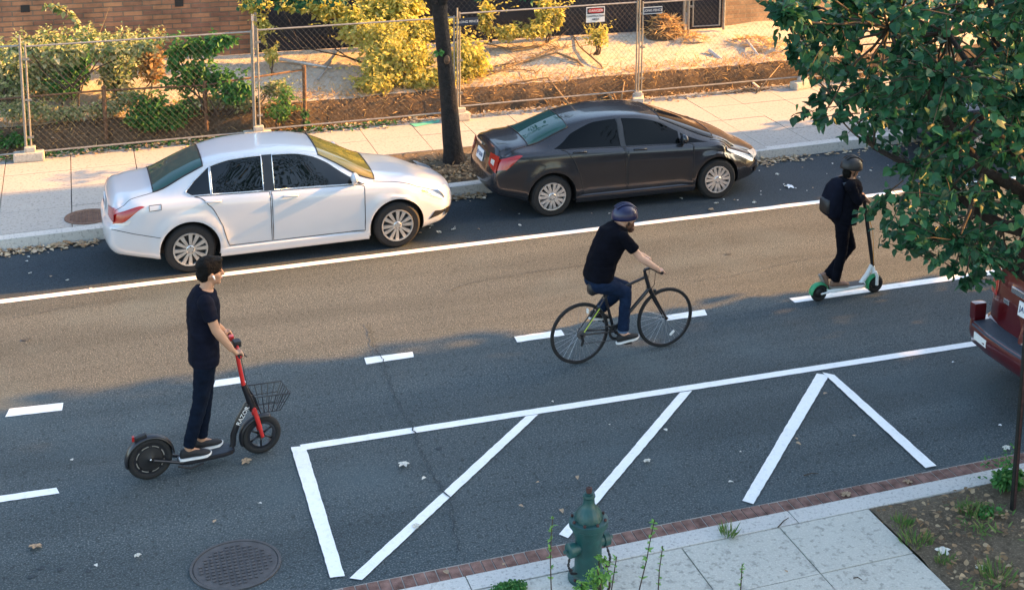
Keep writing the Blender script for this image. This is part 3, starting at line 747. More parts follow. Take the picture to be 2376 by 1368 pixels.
shrub('shrub', 'olive green shrub tangled in the middle of the left fence panel', [B(275, 165, 24.9, 45, 60, 330), B(290, 105, 25.1, 40, 22, 130)], 'leafm', S(272, 262, 24.6), group=GS)
shrub('shrub', 'rusty orange withered shrub between the green ones', [B(345, 135, 25.0, 32, 42, 170), B(355, 172, 24.8, 30, 22, 90)], 'leafo', S(345, 225, 24.7), group=GS)
shrub('vine', 'dark green vine hanging over the top rail of the fence', [B(470, 108, 24.0, 56, 26, 130, .12), B(520, 90, 23.8, 40, 12, 60, .08), B(450, 160, 24.0, 56, 26, 80, .12), B(405, 135, 24.0, 20, 40, 70, .12)], 'leafg', S(462, 250, 23.9), 'vine', GS, l=.13, broad=True)
shrub('vine', 'thin green vine trailing across the old low fence', [B(470, 185, 24.0, 95, 30, 170, .1), B(540, 210, 23.9, 50, 32, 120, .1)], 'leafg', S(500, 262, 23.9), 'vine', GS, l=.11, broad=True)
shrub('weed', 'bright green weed growing on the bank at the foot of the left fence', [B(370, 270, 23.95, 75, 30, 420, .14), B(345, 250, 23.95, 40, 26, 150, .12), B(440, 245, 24.0, 30, 18, 70, .1)], 'leafg', S(368, 305, 23.9), 'weed', 'weeds on the bank', l=.12)
shrub('weed', 'yellow green weed on the bank between the two fence posts', [B(650, 255, 23.95, 32, 26, 130, .1), B(662, 225, 23.95, 18, 24, 60, .1)], 'leafb', S(650, 290, 23.9), 'weed', 'weeds on the bank', l=.09)
shrub('weed', 'small dark green weed at the foot of the old fence post', [B(708, 262, 23.9, 10, 9, 24, .06), B(712, 285, 23.9, 8, 12, 20, .06)], 'leafg', S(708, 298, 23.9), 'weed', 'weeds on the bank', l=.09)
shrub('weed', 'low green weed on the bank at the left edge', [B(25, 325, 23.95, 50, 16, 120, .1)], 'leafg', S(25, 345, 23.9), 'weed', 'weeds on the bank', l=.09)
shrub('sapling', 'yellow leaved sapling beside the corner of the brick building', [B(632, 128, 25.6, 16, 26, 70, .15), B(610, 60, 25.9, 14, 40, 80, .15)], 'leafy', S(628, 190, 25.4), 'sapling', None, l=.10)
shrub('weed', 'pale green weeds filling the bank top below the old fence rail at left', [B(60, 255, 24.1, 60, 22, 260, .2), B(150, 262, 24.1, 60, 16, 200, .2), B(250, 250, 24.1, 50, 18, 160, .2), B(300, 225, 24.2, 40, 22, 150, .2)], 'leafm', S(150, 275, 24.0), 'weed', 'weeds on the bank', 4, l=.08)
shrub('weed', 'grey green weeds along the bank top right of the old fence middle', [B(480, 235, 24.1, 70, 16, 200, .2), B(560, 235, 24.1, 40, 24, 160, .2), B(640, 205, 24.2, 40, 26, 150, .2)], 'leafm', S(520, 262, 24.0), 'weed', 'weeds on the bank', 4, l=.08)
shrub('shrub', 'bright green fern like shrub beside the left fence post', [B(185, 150, 24.7, 30, 45, 200, .2), B(150, 200, 24.6, 34, 26, 140, .2)], 'leafg', S(175, 240, 24.5), 'shrub', GS, 4, l=.10)
shrub('shrub', 'low cream leaved shrub against the brick wall behind the fence', [B(110, 95, 26.0, 60, 22, 200, .2), B(240, 90, 26.0, 60, 18, 160, .2), B(345, 92, 26.0, 40, 16, 110, .2)], 'leafm', S(170, 130, 25.9), 'shrub', GS, 4, l=.11)
shrub('vine', 'yellow green vine tangled along the fence rail above the shrubs', [B(60, 118, 24.2, 50, 20, 120, .15), B(150, 125, 24.1, 50, 24, 120, .15), B(250, 118, 24.1, 50, 22, 120, .15), B(330, 108, 24.1, 36, 18, 80, .12)], 'leafm', S(160, 200, 24.0), 'vine', GS, 5, l=.11, broad=True)
# arching branch over the brick wall
t = thing('vine', 'arching leafy branch in front of the brown brick wall', 'vine', S(215, 100, 25.5)); O = V(t.location); g = MB()
P = [S(u, v, 25.5)-O for u, v in ((215, 100), (190, 68), (172, 42), (150, 22), (128, 12), (105, 10))]; g.tube(P, .008, 5); g.build('stem', A['twig'], t)
g = MB()
for a, b in zip(P[:-1], P[1:]):
    for k in range(13): leaf(g, a.lerp(b, U(0, 1))+rdir()*.04, rdir()-V((0, 0, .8)), rdir(0, 1), U(.10, .16), .08, True)
g.build('foliage', A['leafm'], t, fixn=False)
t = thing('twig', 'thin bare reddish twig sticking up before the brick wall', 'twig', S(225, 90, 25.5)); g = MB(); O = V(t.location)
g.tube([(0, 0, 0), S(240, 55, 25.5)-O, S(258, 5, 25.5)-O], [.007, .006, .003], 5); g.build('stem', A['deadwood'], t)
# big yellow bush behind the trunk and the vines on the screen
shrub('bush', 'large sunlit yellow green bush behind the street tree trunk', [B(925, 150, 24.8, 95, 75, 950, .45), B(880, 90, 25.2, 70, 55, 420, .35), B(1085, 140, 24.9, 62, 66, 480, .35), B(960, 70, 25.4, 110, 45, 420, .3), B(870, 195, 24.5, 50, 30, 220, .3), B(1000, 185, 24.6, 90, 32, 380, .35)], 'leafy', S(940, 228, 24.5), 'bush', None, 6, .115)
shrub('vine', 'pale yellow vine climbing the dark screen above the bush', [B(870, 30, 25.8, 80, 45, 380, .2), B(760, 20, 25.9, 50, 30, 150, .2), B(700, 12, 25.9, 70, 16, 130, .15), B(590, 8, 25.9, 40, 20, 120, .2), B(940, 15, 25.7, 60, 35, 260, .25), B(820, 60, 25.6, 40, 50, 220, .25)], 'leafy', S(850, 140, 25.6), 'vine', 'vines on the screen', 4, .12, True)
shrub('vine', 'yellow vine hanging on the screen left of the danger sign', [B(1265, 30, 25.9, 26, 48, 170, .12), B(1295, 40, 25.9, 18, 34, 90, .1), B(1240, 70, 25.8, 50, 18, 120, .15)], 'leafy', S(1262, 95, 25.8), 'vine', 'vines on the screen', 3, .11, True)
shrub('vine', 'yellow vine on the screen right of the street tree trunk', [B(1128, 40, 25.9, 20, 50, 130, .12), B(1180, 75, 25.8, 45, 22, 120, .15)], 'leafy', S(1130, 95, 25.8), 'vine', 'vines on the screen', 3, .11, True)
shrub('weed', 'wispy pale yellow weed on the dirt below the danger sign', [B(1388, 85, 25.3, 38, 34, 110, .2)], 'leafy', S(1385, 122, 25.2), 'weed', None, 6, .08)
# cut branches, brush and poles on the dirt
def branch(label, uvs, r, m='deadwood', z=.03, name='cut_branch', cat='branch', grp='cut branches on the dirt'):
    P = []
    for u, v in uvs:
        p = at(u, v, .8); P.append(V((p.x, p.y, lotz(p.x, p.y)+z+r)))
    O = P[0].copy(); t = thing(name, label, cat, O, grp); g = MB()
    g.tube([p-O for p in P], [r*(1-.5*i/(len(P)-1)) for i in range(len(P))], 6); g.build('stem', A[m], t, smooth=True)
    return t, [p-O for p in P], g
def brush(label, uvs, r, n, **k):
    t, P, _ = branch(label, uvs, r, **k); g = MB()
    for _ in range(n):
        i = rnd.randrange(len(P)-1); a = P[i].lerp(P[i+1], U(0, 1)); b = a+V((U(-.35, .35), U(-.35, .35), U(.02, .22)))
        g.tube([a, b], [.007, .003], 4)
    g.build('twig', A['deadwood'], t)
brush('long cut branch lying on the dirt right of the yellow bush', [(1430, 163), (1340, 135), (1290, 128), (1200, 143), (1130, 165)], .03, 22)
brush('thin cut branch slanting down to the bank below the danger sign', [(1432, 160), (1395, 140), (1345, 118), (1320, 92)], .025, 14)
brush('cut branch lying across the dirt close to the bank edge', [(1330, 175), (1270, 160), (1180, 172), (1110, 182)], .022, 20)
brush('bent dry branch below the yellow vine on the screen', [(1300, 108), (1260, 120), (1190, 128), (1120, 122)], .024, 18)
brush('forked cut branch left of the long one', [(1130, 112), (1190, 105), (1225, 98), (1228, 92)], .03, 12)
brush('pile of thin cut twigs in the middle of the brush heap', [(1145, 150), (1215, 140), (1290, 122), (1320, 120)], .02, 46)
brush('tangle of thin cut twigs at the right end of the yellow bush', [(1120, 160), (1180, 152), (1240, 150), (1280, 175)], .018, 40)
branch('wooden pole leaning against the fence beside the two posts', [(1440, 170), (1455, 140)], .02)[0]
t, P, g = branch('white pole lying on the debris near the tree leaves', [(1645, 111), (1765, 132)], .045, 'pipe', .02, 'fallen_pole', 'pole', 'poles on the dirt')
branch('short white pole lying behind the longer one', [(1732, 97), (1760, 117)], .035, 'pipe', .03, 'fallen_pole', 'pole', 'poles on the dirt')
branch('thin pale stick leaning on the debris pile', [(1755, 145), (1812, 122)], .014, 'deadwood', .05, 'fallen_pole', 'pole', 'poles on the dirt')
branch('white pole lying on the dirt behind the rusty fence post', [(650, 158), (770, 166)], .035, 'pipe', .02, 'fallen_pole', 'pole', 'poles on the dirt')
branch('pale slanting pole between rusty post and yellow bush', [(738, 184), (800, 130)], .022, 'galv', .05, 'fallen_pole', 'pole', 'poles on the dirt')
def heap(name, label, u, v, rx, ry, h, m, n, blade, cat, mm):
    p = at(u, v, .85); z = lotz(p.x, p.y); t = thing(name, label, cat, (p.x, p.y, z)); g = MB()
    def f(a, b):
        th = 2*pi*a; r = b; k = 1+.25*NZ.noise(V((cos(th)*1.5+u, sin(th)*1.5, 0)))
        return (cos(th)*r*rx*k, sin(th)*r*ry*k, h*(1-r*r)**.7*(1+.3*NZ.noise(V((cos(th)*r*2, sin(th)*r*2, u)))) if r < 1 else -.03)
    g.grid(f, 28, 8); g.build('mound', A[mm], t, smooth=True)
    g = MB()
    for _ in range(n):
        th = U(0, 2*pi); r = U(0, 1)**.6; q = V((cos(th)*r*rx, sin(th)*r*ry, h*(1-r*r)**.7)); d = rdir(-.5, .6); l = blade*U(.5, 1.3)
        leaf(g, q, d, rdir(0, 1), l, l*.10, False)
    o = g.build('straw', A[m], t, fixn=False); o['kind'] = 'stuff'; return t
heap('straw_heap', 'rounded golden straw heap on the dirt beside the two fence posts', 1540, 88, .42, .30, .42, 'straw', 700, .22, 'straw', 'bank')
heap('straw_heap', 'flat loose straw spread right of the tall straw heap', 1600, 92, .35, .2, .08, 'straw', 260, .2, 'straw', 'dirt')
heap('straw_heap', 'flat straw patch in front of the gate', 1740, 90, .5, .25, .08, 'straw', 300, .2, 'straw', 'dirt')
heap('debris_pile', 'dark brown debris pile under the white poles', 1735, 132, .72, .28, .10, 'dry', 420, .12, 'debris', 'bank')
heap('dead_bush', 'dry greyish dead grass clump by the tree leaves', 1795, 98, .45, .3, .12, 'straw', 260, .22, 'dead grass', 'dirt')
# dry grass and leaf litter: uncountable
def scatter(name, label, cat, pts, m, size, zf, wr=.6, flat=True, up=.3):
    g = MB()
    for x, y in pts:
        s = size*U(.5, 1.3); d = V((U(-1, 1), U(-1, 1), U(-.1, up))); leaf(g, V((x, y, zf(x, y)+U(.004, .03))), d, V((U(-.4, .4), U(-.4, .4), 1)), s, s*wr, not flat)
    o = g.build(name, A[m], None, fixn=False); tag(o, label, cat, None, 'stuff'); return o
P = []
for _ in range(5200):
    x = U(-2, 17); d = abs(rnd.gauss(.34, .22)); P.append((x, fY(x)+.28+d))
scatter('dry_grass', 'dry straw and dead grass covering the top of the bank', 'dry grass', P, 'straw', .13, lotz, .12, True, .9)
P = [(x, y) for x, y in ((U(-2, 18), rnd.gauss(0, 1)) for _ in range(2600))]; P = [(x, fY(x)+1.7+1.0*y) for x, y in P if y > -1.2]
scatter('dead_grass', 'sparse dead grass scattered over the cleared dirt lot', 'dry grass', P, 'straw', .09, lotz, .12, True, .5)
P = []
for _ in range(1500):
    x = U(-2, 15); P.append((x, fY(x)+rnd.gauss(.16, .10)))
scatter('leaf_litter', 'brown leaf litter along the foot of the bank behind the fence', 'leaf litter', P, 'dry', .07, lambda x, y: max(ZF, lotz(x, y)) if y > fY(x)+.28 else ZF, .7, False)
P = []
for _ in range(900):
    x = U(-2, 5.2); P.append((x, fY(x)+rnd.gauss(.20, .09)))
scatter('ground_ivy', 'low dark green ivy along the foot of the bank at left', 'ivy', P, 'leafg', .07, lambda x, y: max(ZF, lotz(x, y)) if y > fY(x)+.28 else ZF, .7, False)
P = [(5.42+rnd.gauss(0, .45), 20.13+.86+rnd.gauss(0, .38)) for _ in range(1700)]; P = [p for p in P if 4.55 < p[0] < 6.3 and 20.32 < p[1] < 21.9]
scatter('leaf_litter', 'brown leaf litter in the tree pit around the dark trunk', 'leaf litter', P, 'litter', .065, lambda x, y: .175, .7, False)
def gutter(label, x0, x1, n, sd=.10):
    P = []
    for _ in range(n):
        x = U(x0, x1); P.append((x, kY(x)-.03-abs(rnd.gauss(0, sd))))
    scatter('leaf_litter', label, 'leaf litter', P, 'dry', .075, lambda x, y: .006, .7, False)
gutter('heap of dry leaves in the gutter left of the white car', -1.3, .1, 260, .09)
gutter('dry leaves in the gutter ahead of the dark grey sedan', 10.1, 11.25, 230, .12)
gutter('dry leaves in the gutter between the two parked cars', 4.9, 5.7, 160, .10)
gutter('dry leaves in the gutter hidden behind the leaves at right', 11.25, 15, 120, .12)
# bed by the near kerb: weeds, grass, litter
BZ = lambda x, y: .16
P = [(U(6.55, 8.6), U(8.3, 10.05)) for _ in range(800)]; P = [p for p in P if NZ.noise(V((p[0]*2.1, p[1]*2.1, 4))) > -.05]
scatter('leaf_litter', 'dry leaf litter over the bare soil bed at the near right', 'leaf litter', P, 'litter', .055, BZ, .7, False)
def tuft(label, x, y, z, r, n, h, m='grass', group=None):
    t = tag(MB().build('grass_tuft', A[m]), label, 'grass', group); bpy.data.objects.remove(t)
    g = MB()
    for _ in range(n):
        a = U(0, 2*pi); q = r*U(0, 1)**.7; p = V((cos(a)*q, sin(a)*q, 0)); l = h*U(.5, 1.2)
        leaf(g, p, V((cos(a)*U(.1, .9), sin(a)*U(.1, .9), 1)), V((U(-1, 1), U(-1, 1), .2)), l, .012, False)
    o = g.build('grass_tuft', A[m], None, fixn=False); o.location = (x, y, z); return tag(o, label, 'grass tuft', group)
p = at(1690, 1240, .13); tuft('small grass tuft growing in the joint behind the kerb, right of the hydrant', p.x, p.y, .125, .06, 60, .12)
GT = 'grass tufts in the soil bed'
for (u, v, r, n, h, s) in [(2090, 1215, .10, 60, .10, 'grass tuft at the back corner of the soil bed'), (2125, 1255, .13, 90, .11, 'grass tuft at the pavement edge of the soil bed'), (2255, 1190, .12, 90, .12, 'grass tuft in the middle of the soil bed'),
                           (2310, 1340, .14, 110, .13, 'grass tuft at the bottom right corner of the picture'), (2190, 1300, .08, 50, .08, 'small grass tuft beside the pale dry leaves')]:
    p = at(u, v, .14); tuft(s, p.x, p.y, .13, r, n, h, 'grass', GT)
p = at(2340, 1130, .14); shrub('weed', 'leafy green weed at the foot of the dark sign post', [(V((p.x, p.y, .24)), (.22, .12, .12), 110)], 'leafg', (p.x, p.y, .13), 'weed', None, 3, .075, True)
p = at(2290, 1195, .14); shrub('weed', 'low green weed on the soil in front of the sign post', [(V((p.x, p.y, .19)), (.14, .10, .05), 50)], 'leafg', (p.x, p.y, .13), 'weed', None, 2, .06, True)
p = at(1180, 1362, .13); shrub('moss_clump', 'dark green moss clump at the bottom edge left of the hydrant', [(V((p.x, p.y-.05, .16)), (.22, .10, .05), 700)], 'leafg', (p.x, p.y-.05, .13), 'plant', None, 0, .03)
P = []
for _ in range(9):
    cx, cy = U(6.6, 8.4), U(8.4, 9.95)
    P += [(cx+rnd.gauss(0, .08), cy+rnd.gauss(0, .07)) for _ in range(34)]
P = [q for q in P if q[0] > 6.55 and q[1] < 10.08]
scatter('sparse_grass', 'sparse short grass and weeds over the soil bed at the near right', 'grass', P, 'grass', .075, lambda x, y: .15, .22, False, 1.0)
# sprigs rising before the hydrant
def sprig(label, uvs, Y, nl, ls):
    P = [aty(u, v, Y) for u, v in uvs]; O = V((P[0].x, Y, .13)); t = thing('sprig', label, 'sprig', O, 'thin green sprigs at the bottom edge')
    P = [V((P[0].x, Y, .12))]+P; P = [p-O for p in P]
    g = MB(); g.tube(P, [.006]+[.0055-.0035*i/len(P) for i in range(len(P)-1)], 5); g.build('stem', A['twig'], t)
    g = MB()
    for i in range(nl):
        f = (i+.5)/nl*.92+.08; k = f*(len(P)-2)+1; a = P[min(int(k), len(P)-2)].lerp(P[min(int(k), len(P)-2)+1], k-int(k))
        for s in range(3):
            d = rdir(-.1, .7); leaf(g, a, d, V((0, 0, 1))+rdir()*.3, ls*U(.9, 1.6), ls*.72, True)
    g.build('foliage', A['leafb'], t, fixn=False)
sprig('tall thin sprig just left of the green hydrant', [(1279, 1372), (1277, 1300), (1279, 1240), (1283, 1196)], 9.0, 8, .034)
sprig('tallest thin sprig right of the green hydrant', [(1482, 1372), (1500, 1300), (1510, 1245), (1519, 1205)], 9.0, 8, .036)
sprig('short sprig just right of the tallest one', [(1527, 1372), (1530, 1320), (1538, 1265)], 9.0, 6, .026)
sprig('bare tipped sprig close to the right of the hydrant base', [(1418, 1372), (1426, 1320), (1431, 1290)], 9.0, 4, .034)
sprig('lone small sprig on the pavement far right of the hydrant', [(1718, 1372), (1721, 1330), (1722, 1308)], 8.9, 5, .022)
p = aty(1385, 1340, 9.35)
shrub('leafy_plant', 'yellow green leafy plant in front of the hydrant foot', [(p, (.16, .08, .16), 90), (aty(1350, 1362, 9.3), (.10, .08, .08), 40)], 'leafb', (p.x, 9.35, .13), 'plant', None, 4, .045, True)
p = aty(1402, 1300, 9.5); shrub('leafy_plant', 'small leafy twig against the right side of the hydrant', [(p, (.03, .03, .06), 14), (aty(1385, 1290, 9.5), (.03, .03, .03), 8)], 'leafb', (p.x, 9.5, .13), 'plant', None, 2, .045, True)
# ================================================================== cars
KN = 12
class Body:
    """lofted car body: x runs rear -> front, t runs bottom centre (0) -> roof centre (1) on either side"""
    def __init__(s, S):
        s.S = S; s.L = S['L']; s.zt = pc(S['zt']); s.zs = pc(S['zs']); s.w = pc(S['w']); s.wr = pc(S['wr']); s.zb = pc(S['zb'])
        s.rp = pc(S['rp']); s.fp = pc(S['fp']); s.sy = S.get('sy', 1); s.sz = S.get('sz', 1); s.ax = S['ax']; s.R = S['R']
        s.bow = S.get('bow', .16); s.cache = {}
    def section(s, x):
        k = round(x*2000)
        if k in s.cache: return s.cache[k]
        L = s.L; w = s.w(x); zs = s.zs(x); zb = s.zb(x); zt = s.zt(x); wr = min(s.wr(x), w*.93)
        mid = s.S['mid']; b = s.bow*(1 if x > mid else -1)*sstep(.05, 1.15, abs(x-mid))
        zr = max(s.zt(min(L, max(0, x+b)))-.045, zs+.012); zr = min(zr, zt-.02) if zt-.02 > zs+.012 else zs+.012
        zt = max(zt, zr+.022); zm = min(zb+.36, zs-.2)
        yk = [0, w*.80, w*.935, w*.985, w*1.0, w*.985, w*.955, w*.915, w*.895, wr, wr*.93, wr*.6, 0]
        zk = [zb, zb, zb+.03, zb+.14, zm+.02, zs-.12, zs-.035, zs-.004, zs+.008, zr, zr+(zt-zr)*.42, zr+(zt-zr)*.86, zt]
        ts = [i/KN for i in range(KN+1)]
        r = (pchip(ts, yk), pchip(ts, zk)); s.cache[k] = r; return r
    def P(s, x, t, side=-1):
        L = s.L; fy, fz = s.section(x)
        y, z = fy(t), fz(t)
        # rounded ends
        r = .075
        for d in (x, L-x):
            if d < r:
                q = r*(1-sqrt(max(0, 1-(1-d/r)**2)))
                y = max(0, y-q) if y > .05 else y*(1-q/.5); zc = .6; z += (q if z < zc else -q)*min(1, abs(z-zc)/.3)
        # wheel arch flare
        for a in s.ax:
            dd = sqrt((x-a)**2+(z-s.R)**2)
            if 5/12 > t > 1.5/12: y += .028*math.exp(-((dd-s.R-.09)/.075)**2)
        w = s.w(min(max(x, .3), L-.3)); yy = min(1, abs(y)/w)
        xr = (s.S.get('pr', .10)*yy**3+s.rp(z))*(1-sstep(0, .75, x))
        xf = (s.S.get('pf', .30)*yy**2.6+s.fp(z))*sstep(L-1.0, L, x)
        return V((x+xr-xf-L/2, side*y*s.sy, z*s.sz))
    def N(s, x, t, side=-1, e=.004):
        a = s.P(x+e, t, side)-s.P(x-e, t, side); b = s.P(x, min(1, t+e), side)-s.P(x, max(0, t-e), side)
        n = a.cross(b)*(-side)
        return n.normalized() if n.length > 1e-9 else V((0, 0, 1))
    def Q(s, x, t, eps, side=-1):
        if t > 1: t = 2-t; side = -side
        n = s.N(x, t, side)
        if n.dot(s.P(x, t, side)-V((0, 0, .6*s.sz))) < 0 and t > 1.5/12: n = -n
        return s.P(x, t, side)+n*eps
    def rear(s, y, z, eps=0, front=False):
        """point on the end face for given lateral y and height z (unscaled)"""
        L = s.L; x = L if front else 0
        w = s.w(min(max(x, .3), L-.3)); yy = min(1, abs(y)/w)
        if front: return V((L-(s.S.get('pf', .30)*yy**2.6+s.fp(z))+eps-L/2, y*s.sy, z*s.sz))
        return V(((s.S.get('pr', .10)*yy**3+s.rp(z))-eps-L/2, y*s.sy, z*s.sz))
    def shell(s, nx=120, nt=60):
        mb = MB(); L = s.L; xs = []
        for i in range(nx+1):
            u = i/nx; xs.append(L*(u-.9*sin(2*pi*u)/(2*pi)))
        tl = [j/nt for j in range(nt+1)]
        vs = []
        for x in xs:
            for t in tl: vs.append(s.P(x, t, -1))
            for t in tl[-2:0:-1]: vs.append(s.P(x, t, 1))
        n = 2*nt; k = len(xs)
        fs = [(i*n+j, i*n+(j+1) % n, (i+1)*n+(j+1) % n, (i+1)*n+j) for i in range(k-1) for j in range(n)]
        # end caps follow the end faces
        for e, i in ((0, 0), (1, k-1)):
            loop = vs[i*n:(i+1)*n]; off = len(vs); m = 6; cz = .62*s.sz
            prev = [i*n+j for j in range(n)]
            for q in range(1, m):
                f = 1-q/m; cur = []
                for p in loop:
                    y = p.y/s.sy*f; z = (cz+(p.z-cz)*f)/s.sz
                    vs.append(s.rear(y, z, 0, bool(e))); cur.append(len(vs)-1)
                for j in range(n):
                    a = (prev[j], prev[(j+1) % n], cur[(j+1) % n], cur[j]); fs.append(a[::-1] if e == 0 else a)
                prev = cur
            vs.append(s.rear(0, cz/s.sz, 0, bool(e))); c = len(vs)-1
            for j in range(n):
                a = (prev[j], prev[(j+1) % n], c); fs.append(a[::-1] if e == 0 else a)
        mb.add(vs, fs); return mb
    def patch(s, mb, poly, eps=.004, nx=26, nt=10, side=-1):
        """fill an x-monotone outline given in (x, t*12)"""
        xs0, xs1 = min(p[0] for p in poly), max(p[0] for p in poly); rows = []
        for i in range(nx+1):
            u = i/nx; x = xs0+(xs1-xs0)*(.5-.5*cos(pi*u)); x = min(max(x, xs0+1e-5), xs1-1e-5); hit = []
            for a, b in zip(poly, poly[1:]+poly[:1]):
                if (a[0] > x) != (b[0] > x): hit.append(a[1]+(b[1]-a[1])*(x-a[0])/(b[0]-a[0]))
            lo, hi = min(hit)/12, max(hit)/12
            rows.append([s.Q(x, lo+(hi-lo)*j/nt, eps, side) for j in range(nt+1)])
        w = nt+1; vs = [p for r in rows for p in r]
        mb.add(vs, [(i*w+j, (i+1)*w+j, (i+1)*w+j+1, i*w+j+1) for i in range(nx) for j in range(nt)])
    def line(s, mb, pts, r=.006, eps=.003, side=-1, n=4, sub=6, closed=False):
        P = []
        q = pts+[pts[0]] if closed else pts
        for a, b in zip(q[:-1], q[1:]):
            for k in range(sub): P.append(s.Q(a[0]+(b[0]-a[0])*k/sub, (a[1]+(b[1]-a[1])*k/sub)/12, eps, side))
        if not closed: P.append(s.Q(q[-1][0], q[-1][1]/12, eps, side))
        mb.tube(P, r, n, closed=closed)
    def endpatch(s, mb, poly, eps=.004, front=False, n=10):
        ys0, ys1 = min(p[0] for p in poly), max(p[0] for p in poly); vs = []
        for i in range(n+1):
            y = ys0+(ys1-ys0)*i/n; y = min(max(y, ys0+1e-5), ys1-1e-5); hit = []
            for a, b in zip(poly, poly[1:]+poly[:1]):
                if (a[0] > y) != (b[0] > y): hit.append(a[1]+(b[1]-a[1])*(y-a[0])/(b[0]-a[0]))
            for j in range(5): vs.append(s.rear(y, min(hit)+(max(hit)-min(hit))*j/4, eps, front))
        mb.add(vs, [(i*5+j, (i+1)*5+j, (i+1)*5+j+1, i*5+j+1) for i in range(n) for j in range(4)])
def wheel(par, x, y, r, side, sy, sz, nsp, twin, rimr):
    """wheel standing at x, outer face at y; axis along Y, side -1 faces the camera"""
    W = M4.Translation((x, y, r*sz)) @ M4.Diagonal((1, 1, sz, 1)) @ M4.Rotation(R(90), 4, 'X')  # lathe z -> -y
    if side > 0: W = M4.Translation((x, y, r*sz)) @ M4.Diagonal((1, 1, sz, 1)) @ M4.Rotation(R(-90), 4, 'X')
    w = .20
    e = thing('wheel', None, None); e.parent = par
    g = MB(); g.lathe([(rimr*.98, -w), (r*.93, -w), (r, -w*.82), (r, -w*.2), (r*.965, -.015), (r*.90, .004), (rimr*1.07, .004), (rimr, -.012), (rimr*.98, -.03)], 44, W, cap=False)
    g.lathe([(rimr*.99, -.05), (rimr*.99, -w)], 44, W, cap=False)
    g.build('tyre', A['tyre'], e, smooth=True, ang=35)
    g = MB(); g.lathe([(rimr*1.03, -.002), (rimr*1.01, .010), (rimr*.93, .008), (rimr*.90, -.03)], 44, W, cap=False)
    g.lathe([(0.001, .012), (.045, .012), (.058, .004), (.062, -.02)], 20, W, cap=False)
    for k in range(nsp):
        for q in ((-1, 1) if twin else (0,)):
            a = 2*pi*k/nsp+q*(pi/nsp)*.44+.26; hw0, hw1 = (.014, .025) if twin else (.03, .06)
            d = V((cos(a), sin(a), 0)); nn = V((-sin(a), cos(a), 0)); vs = []
            for rr, hw, zt in ((.05, hw0, .004), (rimr*.55, (hw0+hw1)/2, .010), (rimr*.94, hw1, .006)):
                for sgn in (-1, 1): vs += [W @ (d*rr+nn*hw*sgn+V((0, 0, zt))), W @ (d*rr+nn*hw*1.1*sgn+V((0, 0, -.03)))]
            f = []
            for i in (0, 4): f += [(i, i+2, i+6, i+4), (i, i+4, i+5, i+1), (i+2, i+3, i+7, i+6)]
            g.add(vs, f+[(8, 10, 11, 9)])
    g.build('rim', A['rim'], e, smooth=True, ang=30)
    g = MB(); g.lathe([(.001, -.045), (rimr*.97, -.05)], 36, W, cap=False); g.build('brake_disc', A['blk'], e)
    g = MB()
    for k in range(5):
        a = 2*pi*k/5+.3; q = W @ V((.040*cos(a), .040*sin(a), .012)); g.ell(q, (.008, .006, .008), n=6, k=4)
        g.build('wheel_nut', A['blk'], e); g = MB()
    return e
